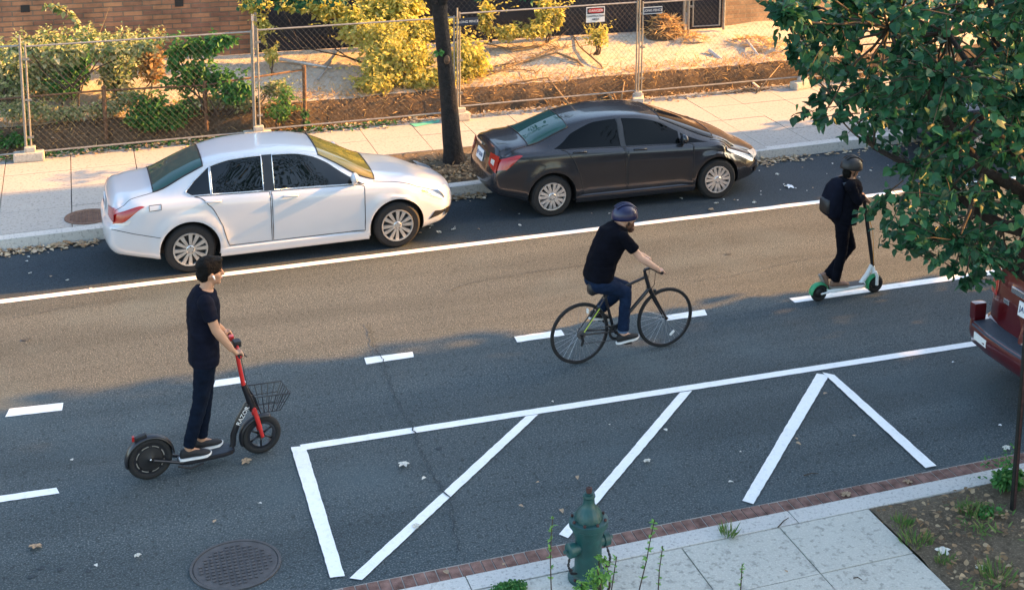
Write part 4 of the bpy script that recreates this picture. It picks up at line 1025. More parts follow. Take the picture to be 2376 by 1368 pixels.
def car(S, label, loc, group, paint, glass, glassr, rz=0):
    b = Body(S); t = thing(S['name'], label, S.get('cat', 'car'), loc, group, rz); L = S['L']; sy, sz = b.sy, b.sz; Rr = b.R
    me = b.shell().mesh('body', [A[paint], A['blk']], True, fixn=True)
    o = link('body', me, t)
    # wheel houses
    g = MB(); g.mi = 0
    for a in b.ax:
        for sd in (-1, 1):
            W = M4.Translation((a-L/2, sd*(b.w(a)-.14)*sy, Rr*sz)) @ M4.Diagonal((1, 1, sz, 1)) @ M4.Rotation(R(90), 4, 'X')
            g.lathe([(Rr+.058, -.20), (Rr+.058, .24)], 40, W)
    cm = g.mesh('cut', [A['blk']], False, fixn=True); cob = bpy.data.objects.new('cut', cm); C.objects.link(cob); cob.matrix_world = t.matrix_basis.copy()
    o.parent = None; o.matrix_world = t.matrix_basis.copy()
    m = o.modifiers.new('b', 'BOOLEAN'); m.operation = 'DIFFERENCE'; m.object = cob; m.solver = 'EXACT'; m.use_self = True
    try: m.material_mode = 'TRANSFER'
    except Exception: pass
    dg = bpy.context.evaluated_depsgraph_get(); dg.update()
    nm = bpy.data.meshes.new_from_object(o.evaluated_get(dg)); o.modifiers.clear(); o.data = nm; nm.name = 'body'
    nm.shade_smooth(); nm.set_sharp_from_angle(angle=R(32))
    bpy.data.objects.remove(cob); o.matrix_world = M4.Identity(4); o.parent = t; o.matrix_parent_inverse = M4.Identity(4); o.location = (0, 0, 0); o.rotation_euler = (0, 0, 0)
    body = o
    # glass
    for sd in (-1, 1):
        for poly in S['sidew']:
            g = MB(); b.patch(g, poly, .004, side=sd); w_ = g.build('window', A[glass], t, smooth=True)
            if S.get('trim'):
                g = MB(); b.line(g, poly, .008, .004, sd, closed=True, sub=4); g.build('trim', A[S['trim']], w_, smooth=True)
        for poly in S.get('pillar', []):
            g = MB(); b.patch(g, poly, .0045, 6, 10, side=sd); g.build('pillar', A['blkm'], t, smooth=True)
        for dr in S['doors']:
            pass
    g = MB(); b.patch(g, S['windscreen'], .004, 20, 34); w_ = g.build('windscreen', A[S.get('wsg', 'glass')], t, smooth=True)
    g = MB(); b.line(g, S['windscreen'], .010, .003, closed=True); g.build('seal', A['blk'], w_, smooth=True)
    g = MB(); b.patch(g, S['backlight'], .004, 20, 34); w_ = g.build('rear_window', A[glassr], t, smooth=True)
    g = MB(); b.line(g, S['backlight'], .011, .003, closed=True); g.build('seal', A['blk'], w_, smooth=True)
    # doors: thin skins following the body with dark gaps, handles
    for sd in (-1, 1):
        for poly, hx, ht in S['doors']:
            g = MB(); b.patch(g, poly, .0022, 30, 14, side=sd); d = g.build('door', A[paint], t, smooth=True)
            g = MB(); b.line(g, poly, .0055, .001, sd, closed=True); g.build('gap', A['seam'], d)
            c0 = b.Q(hx, ht/12, .022, sd); g = MB(); nrm = b.N(hx, ht/12, sd)
            pts = [b.Q(hx-.10, ht/12, .004, sd), b.Q(hx-.085, ht/12, .03, sd), b.Q(hx+.085, ht/12, .03, sd), b.Q(hx+.10, ht/12, .004, sd)]
            g.tube(pts, .014, 8); g.build('handle', A[S.get('handle', paint)], d, smooth=True)
    for pts, r in S.get('lines', []):
        for sd in (-1, 1):
            g = MB(); b.line(g, pts, r, .001, sd, sub=10); g.build('gap', A['seam'], t)
    if S.get('fuel'):
        g = MB(); x, q = S['fuel']; b.line(g, [(x-.09, q-.42), (x+.09, q-.42), (x+.09, q+.5), (x-.09, q+.5)], .004, .001, closed=True); g.build('fuel_door', A['seam'], t)
    for nm_, key, mm in (('taillight', 'tail', 'redl'), ('reversing_light', 'tailw', 'clear'), ('headlight', 'head', 'clear'), ('indicator', 'ind', 'amber'), ('fog_recess', 'fog', 'blk')):
        for sd in (-1, 1):
            if key not in S: continue
            g = MB()
            for poly in S[key].get('side', []): b.patch(g, poly, .006, 14, 8, side=sd)
            for poly in S[key].get('end', []): b.endpatch(g, [(p[0]*sd, p[1]) for p in poly], .008, key in ('head', 'ind', 'fog'))
            g.build(nm_, A[S[key].get('m', mm)], t, smooth=True)
    # rocker skirt
    for sd in (-1, 1):
        x0, x1 = b.ax[0]+Rr+.06, b.ax[1]-Rr-.07; g = MB()
        pr = [(b.w(2)*.90, .17), (b.w(2)*.985, .18), (b.w(2)*1.012, .215), (b.w(2)*1.005, .285), (b.w(2)*.965, .315)]
        g.grid(lambda u, v: V((x0+(x1-x0)*u-L/2, sd*pr[round(v*4)][0]*sy, (pr[round(v*4)][1]+S.get('sk', 0))*sz)), 12, 4)
        g.build('rocker_panel', A[S.get('skirt', paint)], t, smooth=True, ang=40)
    # mirrors
    for sd in (-1, 1):
        x, q = S['mirror']; c = b.Q(x, q/12, .10, sd); e = b.Q(x, q/12, 0, sd); g = MB()
        g.ell(c+V((0, 0, .03)), (.055, .10*sy+.01, .072), n=14, k=8); g.tube([e, c], [.03, .025], 8); mo = g.build('mirror', A[S.get('mirm', paint)], t, smooth=True)
    for i, a in enumerate(b.ax):
        for sd in (-1, 1):
            wheel(t, a-L/2, sd*(b.w(a)-.012)*sy, Rr, sd, sy, sz, S['nsp'], S['twin'], S['rimr'])
    # number plate, wipers
    pz = S['plate']; p0 = b.rear(0, pz, .012); p1 = b.rear(0, pz+.05, .012); tilt = math.atan2(p1.x-p0.x, p1.z-p0.z)
    mt = M4.Translation(p0) @ M4.Rotation(tilt, 4, 'Y')
    g = MB(); g.box((0, 0, 0), (.012, .31, .16)); pl = g.build('number_plate', A['plate'], t, xf=mt)
    YZ = M4(((0, 0, -1, 0), (-1, 0, 0, 0), (0, 1, 0, 0), (0, 0, 0, 1)))
    text_part(S['ptext'], .085, mt @ M4.Translation((-.009, 0, 0)) @ YZ, A['ink'], pl, 'lettering')
    for y0, y1 in ((.55, .0), (.05, -.5)):
        if not S.get('wiper'): break
        xw, tq = S['wiper']
    return t, b
def low(pts, k): return [(x, z if z < 1.05 else 1.05+(z-1.05)*k) for x, z in pts]
# ---- white saloon
SW = dict(name='white_sedan', L=4.735, R=.325, ax=(1.05, 3.80), mid=2.1, sy=.89, sz=1.01, nsp=6, twin=True, rimr=.218,
  zt=[(0, 1.01), (.10, 1.065), (.3, 1.085), (.52, 1.105), (.9, 1.285), (1.25, 1.425), (1.6, 1.487), (2.0, 1.505), (2.4, 1.495), (2.75, 1.44), (3.1, 1.285), (3.55, 1.035), (3.75, .985), (4.1, .93), (4.45, .84), (4.65, .76), (4.735, .69)],
  zs=[(0, .90), (.4, .985), (1.0, .995), (2.0, .965), (3.0, .935), (3.5, .92), (4.0, .865), (4.45, .775), (4.735, .63)],
  w=[(0, .82), (.15, .87), (.5, .90), (1.0, .91), (2.4, .905), (3.8, .91), (4.3, .885), (4.6, .83), (4.735, .78)],
  wr=[(0, .70), (.5, .66), (1.0, .60), (1.35, .575), (2.0, .585), (2.7, .585), (3.1, .63), (3.55, .72), (4.1, .72), (4.735, .62)],
  zb=[(0, .33), (.4, .25), (.8, .2), (4.0, .19), (4.4, .2), (4.735, .26)],
  rp=[(.2, .10), (.33, .05), (.5, 0), (.68, .0), (.75, .05), (.95, .07), (1.05, .09), (1.12, .13)], fp=[(.2, .12), (.3, .05), (.48, 0), (.62, .03), (.72, .10), (.8, .2)],
  sidew=[[(1.02, 8.35), (1.10, 8.12), (1.34, 8.1), (1.34, 8.86), (1.14, 8.62)], [(1.36, 8.1), (2.02, 8.1), (2.02, 8.90), (1.6, 8.90), (1.36, 8.87)], [(2.16, 8.1), (3.36, 8.14), (3.26, 8.55), (2.9, 8.84), (2.5, 8.90), (2.16, 8.90)]],
  pillar=[[(2.02, 8.08), (2.16, 8.08), (2.16, 8.92), (2.02, 8.92)]], trim='chrome',
  windscreen=[(2.78, 9.35), (3.15, 9.2), (3.52, 9.15), (3.52, 14.85), (3.15, 14.8), (2.78, 14.65)],
  backlight=[(.62, 9.5), (1.0, 9.35), (1.27, 9.3), (1.27, 14.7), (1.0, 14.65), (.62, 14.5)],
  doors=[([(1.13, 7.95), (2.09, 7.95), (2.10, 2.9), (1.55, 2.9), (1.47, 4.1), (1.30, 5.2)], 1.36, 5.6), ([(2.115, 7.95), (3.30, 7.9), (3.36, 6.5), (3.35, 2.9), (2.12, 2.9)], 2.36, 5.6)],
  lines=[([(.02, 3.9), (.4, 3.85), (.68, 3.8)], .004), ([(.62, 9.4), (.2, 8.9), (.03, 8.0)], .004), ([(3.5, 8.6), (4.0, 8.6), (4.45, 8.5), (4.66, 8.4)], .005)],
  fuel=(.62, 5.6), tail=dict(side=[[(.005, 4.7), (.10, 4.6), (.46, 5.9), (.40, 6.25), (.005, 6.3)]], end=[[(.50, .80), (.80, .77), (.80, .95), (.50, .93)]]),
  tailw=dict(side=[[(.005, 4.35), (.18, 4.35), (.22, 4.72), (.10, 4.58), (.005, 4.68)]]),
  head=dict(side=[[(4.22, 7.3), (4.35, 6.1), (4.72, 5.6), (4.73, 8.2), (4.5, 8.2)]], end=[[(.48, .62), (.76, .60), (.76, .76), (.48, .72)]]),
  ind=dict(side=[[(4.33, 6.9), (4.42, 6.1), (4.60, 6.0), (4.55, 7.2)]]), fog=dict(side=[[(4.52, 2.9), (4.72, 2.9), (4.72, 3.6), (4.60, 3.5)]], end=[[(.52, .33), (.76, .36), (.76, .46), (.52, .42)]]),
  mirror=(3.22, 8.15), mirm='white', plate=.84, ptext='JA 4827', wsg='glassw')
wy = 18.23
SW['zt'] = low(SW['zt'], .93)
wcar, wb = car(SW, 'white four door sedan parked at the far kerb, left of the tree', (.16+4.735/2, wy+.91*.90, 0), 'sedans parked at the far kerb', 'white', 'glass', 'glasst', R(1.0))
SC = dict(name='grey_sedan', L=4.525, R=.315, ax=(.925, 3.595), mid=2.1, sy=.87, sz=1.0, nsp=7, twin=True, rimr=.208,
  zt=[(0, 1.0), (.10, 1.06), (.3, 1.08), (.55, 1.10), (.9, 1.235), (1.25, 1.355), (1.6, 1.415), (2.0, 1.435), (2.35, 1.42), (2.7, 1.36), (3.1, 1.22), (3.6, 1.015), (3.8, .96), (4.05, .90), (4.3, .80), (4.45, .71), (4.525, .62)],
  zs=[(0, .92), (.4, .985), (1.0, .985), (2.0, .945), (3.0, .91), (3.5, .895), (3.9, .835), (4.25, .73), (4.525, .56)],
  w=[(0, .79), (.15, .84), (.5, .87), (1.0, .88), (2.4, .875), (3.6, .88), (4.1, .85), (4.4, .78), (4.525, .72)],
  wr=[(0, .68), (.5, .64), (1.0, .58), (1.35, .56), (2.0, .57), (2.7, .575), (3.1, .62), (3.6, .70), (4.1, .66), (4.525, .55)],
  zb=[(0, .36), (.4, .27), (.8, .2), (3.8, .19), (4.2, .2), (4.525, .26)],
  rp=[(.2, .13), (.36, .06), (.5, 0), (.64, .0), (.76, .03), (.95, .075), (1.05, .10), (1.12, .15)], fp=[(.2, .10), (.3, .03), (.45, 0), (.56, .03), (.66, .12), (.75, .24)], pf=.36,
  sidew=[[(.98, 8.22), (1.10, 8.1), (2.02, 8.1), (2.0, 8.88), (1.62, 8.86), (1.25, 8.66)], [(2.10, 8.1), (2.98, 8.1), (2.98, 8.66), (2.6, 8.82), (2.08, 8.88)], [(3.02, 8.1), (3.46, 8.14), (3.25, 8.45), (3.02, 8.62)]],
  pillar=[[(2.01, 8.08), (2.10, 8.08), (2.09, 8.9), (2.0, 8.9)]], trim=None,
  windscreen=[(2.72, 9.35), (3.1, 9.2), (3.56, 9.15), (3.56, 14.85), (3.1, 14.8), (2.72, 14.65)],
  backlight=[(.60, 9.5), (.95, 9.35), (1.24, 9.3), (1.24, 14.7), (.95, 14.65), (.60, 14.5)],
  doors=[([(1.08, 7.95), (2.05, 7.95), (2.10, 2.9), (1.42, 2.9), (1.36, 4.1), (1.22, 5.2)], 1.36, 6.0), ([(2.07, 7.95), (3.14, 7.9), (3.20, 6.5), (3.18, 2.9), (2.12, 2.9)], 2.32, 6.0)],
  lines=[([(.60, 9.4), (.2, 8.9), (.03, 8.0)], .004), ([(3.5, 8.6), (3.9, 8.6), (4.2, 8.5), (4.44, 8.3)], .005)],
  tail=dict(side=[[(.005, 4.5), (.12, 4.5), (.42, 6.2), (.36, 6.7), (.005, 6.9)]], end=[[(.46, .80), (.77, .72), (.77, .97), (.46, .97)]]),
  tailw=dict(end=[[(.54, .83), (.66, .81), (.66, .89), (.54, .89)]]),
  head=dict(side=[[(3.95, 7.3), (4.1, 6.3), (4.51, 5.4), (4.52, 8.0), (4.3, 8.0)]], end=[[(.42, .56), (.70, .56), (.70, .68), (.42, .64)]]),
  ind=dict(side=[[(4.02, 7.3), (4.14, 6.5), (4.28, 6.2), (4.24, 7.4)]]), fog=dict(end=[[(.46, .30), (.70, .33), (.70, .42), (.46, .38)]]),
  mirror=(3.02, 8.05), plate=.84, ptext='EF 5310', handle='grey', skirt='grey')
SC['zt'] = low(SC['zt'], .94)
ccar, cb = car(SC, 'dark grey four door sedan parked at the far kerb, right of the tree', (5.48+4.525/2, 18.75+.88*.90, 0), 'sedans parked at the far kerb', 'grey', 'glassd', 'glasst', R(-.6))
SD = dict(SC); SD['name'] = 'parked_sedan'
car(SD, 'dark navy sedan parked at the far kerb, mostly hidden behind the tree leaves', (13.1+4.525/2, 18.95+.88*.90, 0), 'sedans parked at the far kerb', 'navy', 'glass', 'glass', R(.8))
# badge on the grey boot
g = MB()
for y, w_ in ((.34, .05), (.27, .02), (.21, .05), (.14, .02), (.08, .05)): g.box(cb.rear(y, .985, .01), (.01, w_, .035)); g.build('badge', A['chrome'], ccar); g = MB()
# ---- red wagon at the right
SR = dict(name='red_wagon', cat='car', L=4.7, R=.35, ax=(1.0, 3.75), mid=2.2, sy=.93, sz=1.03, nsp=5, twin=False, rimr=.225,
  zt=[(0, 1.70), (.06, 1.74), (.3, 1.77), (1.2, 1.80), (2.2, 1.79), (2.7, 1.73), (3.05, 1.58), (3.5, 1.25), (3.75, 1.12), (4.2, 1.07), (4.5, 1.0), (4.7, .86)],
  zs=[(0, 1.10), (.4, 1.10), (2.0, 1.08), (3.3, 1.06), (4.0, 1.0), (4.4, .93), (4.7, .75)],
  w=[(0, .86), (.1, .90), (.5, .92), (3.8, .92), (4.3, .90), (4.7, .84)], wr=[(0, .64), (.5, .66), (2.6, .66), (3.1, .7), (3.5, .76), (4.7, .7)],
  zb=[(0, .36), (.4, .3), (.8, .25), (4.2, .25), (4.7, .3)],
  rp=[(.3, .06), (.38, 0), (.62, 0), (.64, .10), (.9, .12), (1.1, .14), (1.4, .25), (1.75, .42)], fp=[(.3, .05), (.5, 0), (.7, .02), (.9, .12)], pf=.2, pr=.14, bow=.02,
  sidew=[[(.45, 8.1), (1.5, 8.1), (1.5, 8.9), (.45, 8.9)], [(1.55, 8.1), (2.35, 8.1), (2.35, 8.9), (1.55, 8.9)], [(2.42, 8.1), (3.4, 8.1), (3.1, 8.6), (2.7, 8.9), (2.42, 8.9)]], trim=None,
  windscreen=[(2.75, 9.3), (3.5, 9.15), (3.5, 14.85), (2.75, 14.7)], backlight=[(.7, 9.9), (.72, 9.8), (.73, 14.2), (.7, 14.1)],
  doors=[([(1.5, 7.9), (2.38, 7.9), (2.38, 2.9), (1.62, 2.9), (1.5, 4.5)], 1.7, 6.2), ([(2.40, 7.9), (3.3, 7.9), (3.3, 2.9), (2.40, 2.9)], 2.6, 6.2)],
  tail=dict(side=[[(.005, 5.2), (.22, 5.2), (.22, 8.0), (.005, 8.0)]], end=[[(.66, .93), (.86, .93), (.84, 1.22), (.68, 1.22)]]),
  mirror=(3.2, 8.2), plate=.985, ptext='JA 2946')
sy0 = 11.63
rcar, rb = car(SR, 'red wagon parked at the right edge, its rear bumper and plate in view', (9.22+4.7/2, sy0, 0), None, 'red', 'glass', 'glass', 0)
# deep rear bumper with a dark step pad
g = MB(); secs = [(-.86, .20), (-.84, .08), (-.72, .02), (-.4, -.02), (0, -.03), (.4, -.02), (.72, .02), (.84, .08), (.86, .20)]; vs = []
for y, dx in secs:
    for px_, pz in ((.22, .30), (.03, .33), (-.10, .42), (-.13, .52), (-.12, .62), (-.10, .645), (.22, .65)): vs.append((px_+dx-2.35, y*.93, pz*1.03))
k = 7; fs = [(i*k+j, (i+1)*k+j, (i+1)*k+(j+1) % k, i*k+(j+1) % k) for i in range(len(secs)-1) for j in range(k)]+[tuple(range(k)), tuple((len(secs)-1)*k+j for j in range(k-1, -1, -1))]
g.add(vs, fs); g.build('rear_bumper', A['red'], rcar, smooth=True, ang=40)
g = MB(); vs = []
for y, dx in secs[2:-2]: vs += [(.13+dx-2.35, y*.93, .676), (-.085+dx-2.35, y*.93, .674), (-.125+dx-2.35, y*.93, .640)]
g.add(vs, [(i*3+j, (i+1)*3+j, (i+1)*3+j+1, i*3+j+1) for i in range(4) for j in range(2)]); g.build('step_pad', A['step'], rcar)
g = MB(); g.box((-.118-2.35-.012, .455, .555), (.02, .25, .085), -.10); g.build('reflector_strip', A['signw'], rcar)
for y in (.835,):
    for s_ in (1, -1):
        g = MB(); g.bbox((.03-2.35, s_*.80*.93, .76), (.16, .10, .20), .03); g.build('bumper_horn', A['red'], rcar, smooth=True, ang=40)
g = MB(); g.bbox(rb.rear(.42, .955, .006), (.012, .10, .055), .004); g.build('badge', A['chrome'], rcar)
g = MB(); g.bbox(rb.rear(0, 1.13, .012), (.03, .62, .07), .01); g.build('chrome_bar', A['chrome'], rcar)
g = MB(); rb.endpatch(g, [(-.70, 1.25), (.70, 1.25), (.56, 1.66), (-.56, 1.66)], .006); g.build('tailgate_window', A['glass'], rcar, smooth=True)

# ================================================================== riders and their vehicles
class Fr:
    """upright frame along a vehicle: F forward, S towards its right (near) side, measured points on planes parallel to it"""
    def __init__(s, c0, c1, ox=0, oy=0, k=1):
        s.O = V(c0); d = (V(c1)-s.O); d.z = 0; s.L = d.length; s.F = d.normalized(); s.S = V((s.F.y, -s.F.x, 0)); s.U = V((0, 0, 1)); s.o = (ox, oy, k)
    def p(s, x, y, d=0.0):
        """d: distance of the plane to the right (near) side of the centre line"""
        u, v = s.o[0]+x/s.o[2], s.o[1]+y/s.o[2]; r = _ray(u, v); n = -s.S
        t = (n.dot(s.O)-d-n.dot(V((0, 0, HC))))/n.dot(r)
        return V((0, 0, HC))+r*t
    def g(s, f, lat=0, z=0): return s.O+s.F*f+s.S*lat+V((0, 0, z))
    def ax(s): return M4((s.F, s.U, -s.S)).transposed().to_4x4()         # local X forward, Y up, Z to the far side
def remesh(mb, vox, sm=3, nz=0, nf=14, mats=None, name='mesh'):
    me = mb.mesh('r', mats or [], fixn=False)
    r = evaluated(me, [('REMESH', dict(mode='VOXEL', voxel_size=vox, use_smooth_shade=True)), ('SMOOTH', dict(factor=.5, iterations=sm))])
    if nz:
        for v in r.vertices:
            n = v.normal; v.co = v.co+n*(NZ.noise(v.co*nf)*nz+NZ.noise(V((v.co.x*nf*.6, v.co.y*nf*.6, v.co.z*nf*2.2)))*nz)
    r.materials.clear()
    for m in mats or []: r.materials.append(m)
    r.shade_smooth(); r.name = name; return r
def plink(me, name, root, loc):
    me.transform(base0(loc)); return link(name, me, root)
def rot3(f, u):
    f = f.normalized(); s = f.cross(u).normalized(); u = s.cross(f); return M4((f, s, u)).transposed().to_3x3()
def person(label, fr, J, sk, top, bottom, shoe, sole, k=1.06, jacket=False, female=False, cuffm=None):
    F, S, Up = fr.F, fr.S, fr.U; loc = V(J['loc']); root = thing('person', label, 'person', loc)
    H = M4.Identity(3); H = rot3(J.get('hf', F), J.get('hu', Up)); hc = V(J['head']); hd = lambda a, b, c: hc+(H @ V((a, b, c)))*k
    sp = J['spine']                                   # pelvis .. neck base: (point, half width, half depth)
    def rings(grow, i0=0, i1=None):
        q = sp[i0:i1]; out = []
        for i, (c, a, b) in enumerate(q):
            j = i+i0; d = (sp[min(j+1, len(sp)-1)][0]-sp[max(j-1, 0)][0]).normalized(); fw = S.cross(d)
            fw = fw if fw.dot(F) > 0 or abs(fw.dot(F)) < .01 else -fw
            out.append((c, S*(a+grow)*k, fw.normalized()*(b+grow)*k))
        return out
    g = MB(); g.loft(rings(0), 22, 2.3)
    nb = sp[-1][0]; g.cone(nb-(hc-nb)*.2, hd(-.012, 0, -.05), .062*k, .056*k)
    g.ell(hd(-.008, 0, .012), (.098*k, .077*k, .112*k), H, 20, 14); g.ell(hd(.022, 0, -.052), (.072*k, .058*k, .066*k), H); g.ell(hd(.070, 0, -.098), (.022*k, .026*k, .020*k), H)
    g.cone(hd(.086, 0, .018), hd(.108, 0, -.022), .011*k, .016*k, 10); g.ell(hd(.082, 0, .038), (.016*k, .052*k, .012*k), H)
    g.ell(hd(.088, 0, -.058), (.013*k, .026*k, .012*k), H); g.ell(hd(.050, .045, -.02), (.03*k, .02*k, .03*k), H); g.ell(hd(.050, -.045, -.02), (.03*k, .02*k, .03*k), H)
    for s_ in (1, -1): g.ell(hd(-.008, .080*s_, -.004), (.021*k, .010*k, .033*k), H)
    for sd in 'RL':
        j = J[sd]; inn = -S if sd == 'R' else S
        g.ell(j['sh'], (.062*k,)*3); g.cone(j['sh'], j['el'], .052*k, .041*k); m_ = j['el'].lerp(j['wr'], .3); g.cone(j['el'], m_, .041*k, .043*k); g.cone(m_, j['wr'], .043*k, .028*k)
        gr = j['gr']; up = (j['wr']-gr).normalized(); up = (up-S*up.dot(S)).normalized(); fw = up.cross(S); fw = fw if fw.dot(F) > 0 else -fw
        a0 = gr+up*.034*k
        g.loft([(j['wr'], S*.026*k, fw*.022*k), (j['wr'].lerp(a0, .5), S*.036*k, fw*.020*k), (a0-fw*.006*k, S*.043*k, fw*.020*k)], 12)
        for i in range(4):
            o = S*((i-1.5)*.0215*k); l = (.92, 1.0, .96, .8)[i if sd == 'R' else 3-i]
            p0 = a0+o-fw*.004; p1 = gr+o+fw*.036*l*k+up*.012*k; p2 = gr+o+fw*.026*l*k-up*.024*k; p3 = gr+o-fw*.004-up*.031*l*k
            g.cone(p0, p1, .0105*k, .0095*k, 8); g.cone(p1, p2, .0095*k, .0088*k, 8); g.cone(p2, p3, .0088*k, .0075*k, 8)
        t0 = j['wr'].lerp(a0, .6)+inn*.034*k; t1 = gr+inn*.052*k-fw*.016*k; t2 = gr+inn*.046*k+fw*.018*k-up*.018*k
        g.cone(t0, t1, .0125*k, .011*k, 8); g.cone(t1, t2, .011*k, .009*k, 8)
        g.cone(j['hip'], j['kn'], .082*k, .054*k); cm = j['kn'].lerp(j['an'], .3); g.cone(j['kn'], cm, .054*k, .056*k); g.cone(cm, j['an'], .054*k, .036*k)
        g.cone(j['an'], j['an']+j['fd']*.12*k-j['fu']*.05*k, .036*k, .026*k)
    body = plink(remesh(g, .0075, 2, mats=[A[sk]], name='body'), 'body', root, loc)
    for s_ in (1, -1):
        g = MB(); g.ell(hd(.083, .031*s_, .017), (.010*k, .014*k, .009*k), H, 10, 8); plink(g.mesh('eye', [A['eyew']], True), 'eye', root, loc)
        g = MB(); g.tube([hd(.087, .014*s_, .040), hd(.089, .032*s_, .046), hd(.078, .052*s_, .040)], .0055*k, 6); plink(g.mesh('eyebrow', [A[J.get('brow', 'hair')]], True), 'eyebrow', root, loc)
    g = MB(); g.tube([hd(.093, -.022, -.060), hd(.101, 0, -.058), hd(.093, .022, -.060)], .006*k, 6); plink(g.mesh('mouth', [A['lip']], True), 'mouth', root, loc)
    # top
    g = MB(); i0 = J.get('hem', 0); rr = rings(.016 if not jacket else .03, i0)
    g.loft(rr, 26, 2.4)
    for sd in 'RL':
        j = J[sd]; fr_ = J.get('sleeve', .62); q = .012 if jacket else 0
        g.ell(j['sh'], ((.070+q)*k,)*3)
        if fr_ <= 1: e = j['sh'].lerp(j['el'], fr_); g.tube([j['sh'], e], [(.070)*k, .064*k], 18)
        else: g.cone(j['sh'], j['el'], .072*k, .058*k, 16); g.tube([j['el'], j['wr']], [.058*k, .042*k], 16)
    plink(remesh(g, .011, 4, .006, 11, [A[top]], 'shirt'), 'jacket' if jacket else 'shirt', root, loc)
    # trousers
    g = MB(); c0, c1 = sp[0], sp[1]
    g.loft([(c0[0]-(c1[0]-c0[0]).normalized()*.06, S*.12*k, F*.08*k)]+rings(.005, 0, J.get('waist', 2)), 22, 2.3)
    for sd in 'RL':
        j = J[sd]; kk = j['kn'].lerp(j['an'], .35); fin = j['an']+(j['kn']-j['an']).normalized()*J.get('cufflen', .03)
        th = J.get('thigh', .098); g.cone(j['hip'], j['kn'], th*k, .070*k, 16); g.cone(j['kn'], kk, .070*k, .066*k, 16); g.tube([kk, fin], [.066*k, J.get('ankle', .056)*k], 16)
    plink(remesh(g, .011, 4, .006, 12, [A[bottom]], 'trousers'), 'trousers', root, loc)
    for sd in 'RL':
        j = J[sd]; an, fd, fu = j['an'], j['fd'].normalized(), j['fu'].normalized(); ss = fd.cross(fu).normalized()
        if cuffm:
            up = (j['kn']-an).normalized(); g = MB(); g.tube([an+up*J.get('cufflen', .03)*.6, an+up*(J.get('cufflen', .03)+.07)], [.058*k, .062*k], 18); plink(g.mesh('cuff', [A[cuffm]], True, 40), 'cuff', root, loc)
        b0 = an-fu*.085*k                          # sole level under the ankle
        f = lambda x, w, h, z: (b0+fd*x*k+fu*(z+h)*k, ss*w*k, fu*h*k)
        g = MB(); g.loft([f(-.075, .020, .020, .022), f(-.06, .034, .040, .018), f(-.01, .040, .046, .016), f(.05, .043, .038, .016), (f(.10, .047, .029, .015)), f(.15, .045, .022, .014), f(.185, .030, .015, .016), f(.20, .010, .008, .02)], 16, 2.4)
        g.loft([(an-fu*.02*k, fd*.045*k, ss*.036*k), (an-fu*.045*k, fd*.058*k, ss*.040*k)], 16)
        sh = plink(remesh(g, .007, 3, mats=[A[shoe]], name='shoe'), 'shoe', root, loc)
        g = MB(); h = .010*k; vs = []
        outl = [(-.085, .0), (-.078, .024), (-.05, .037), (.0, .040), (.06, .044), (.11, .050), (.16, .046), (.195, .028), (.208, 0)]
        loop = outl+[(x, -w) for x, w in outl[-2:0:-1]]; n = len(loop)
        for z in (0, 2*h): vs += [b0+fd*x*k+ss*w*k+fu*(z+(.012*k if x > .19 else 0)) for x, w in loop]
        g.add(vs, [tuple(range(n-1, -1, -1)), tuple(range(n, 2*n))]+[(i, (i+1) % n, n+(i+1) % n, n+i) for i in range(n)])
        plink(g.mesh('sole', [A[sole]], True, 40, fixn=True), 'sole', sh, loc)
    return root, hd, H, loc
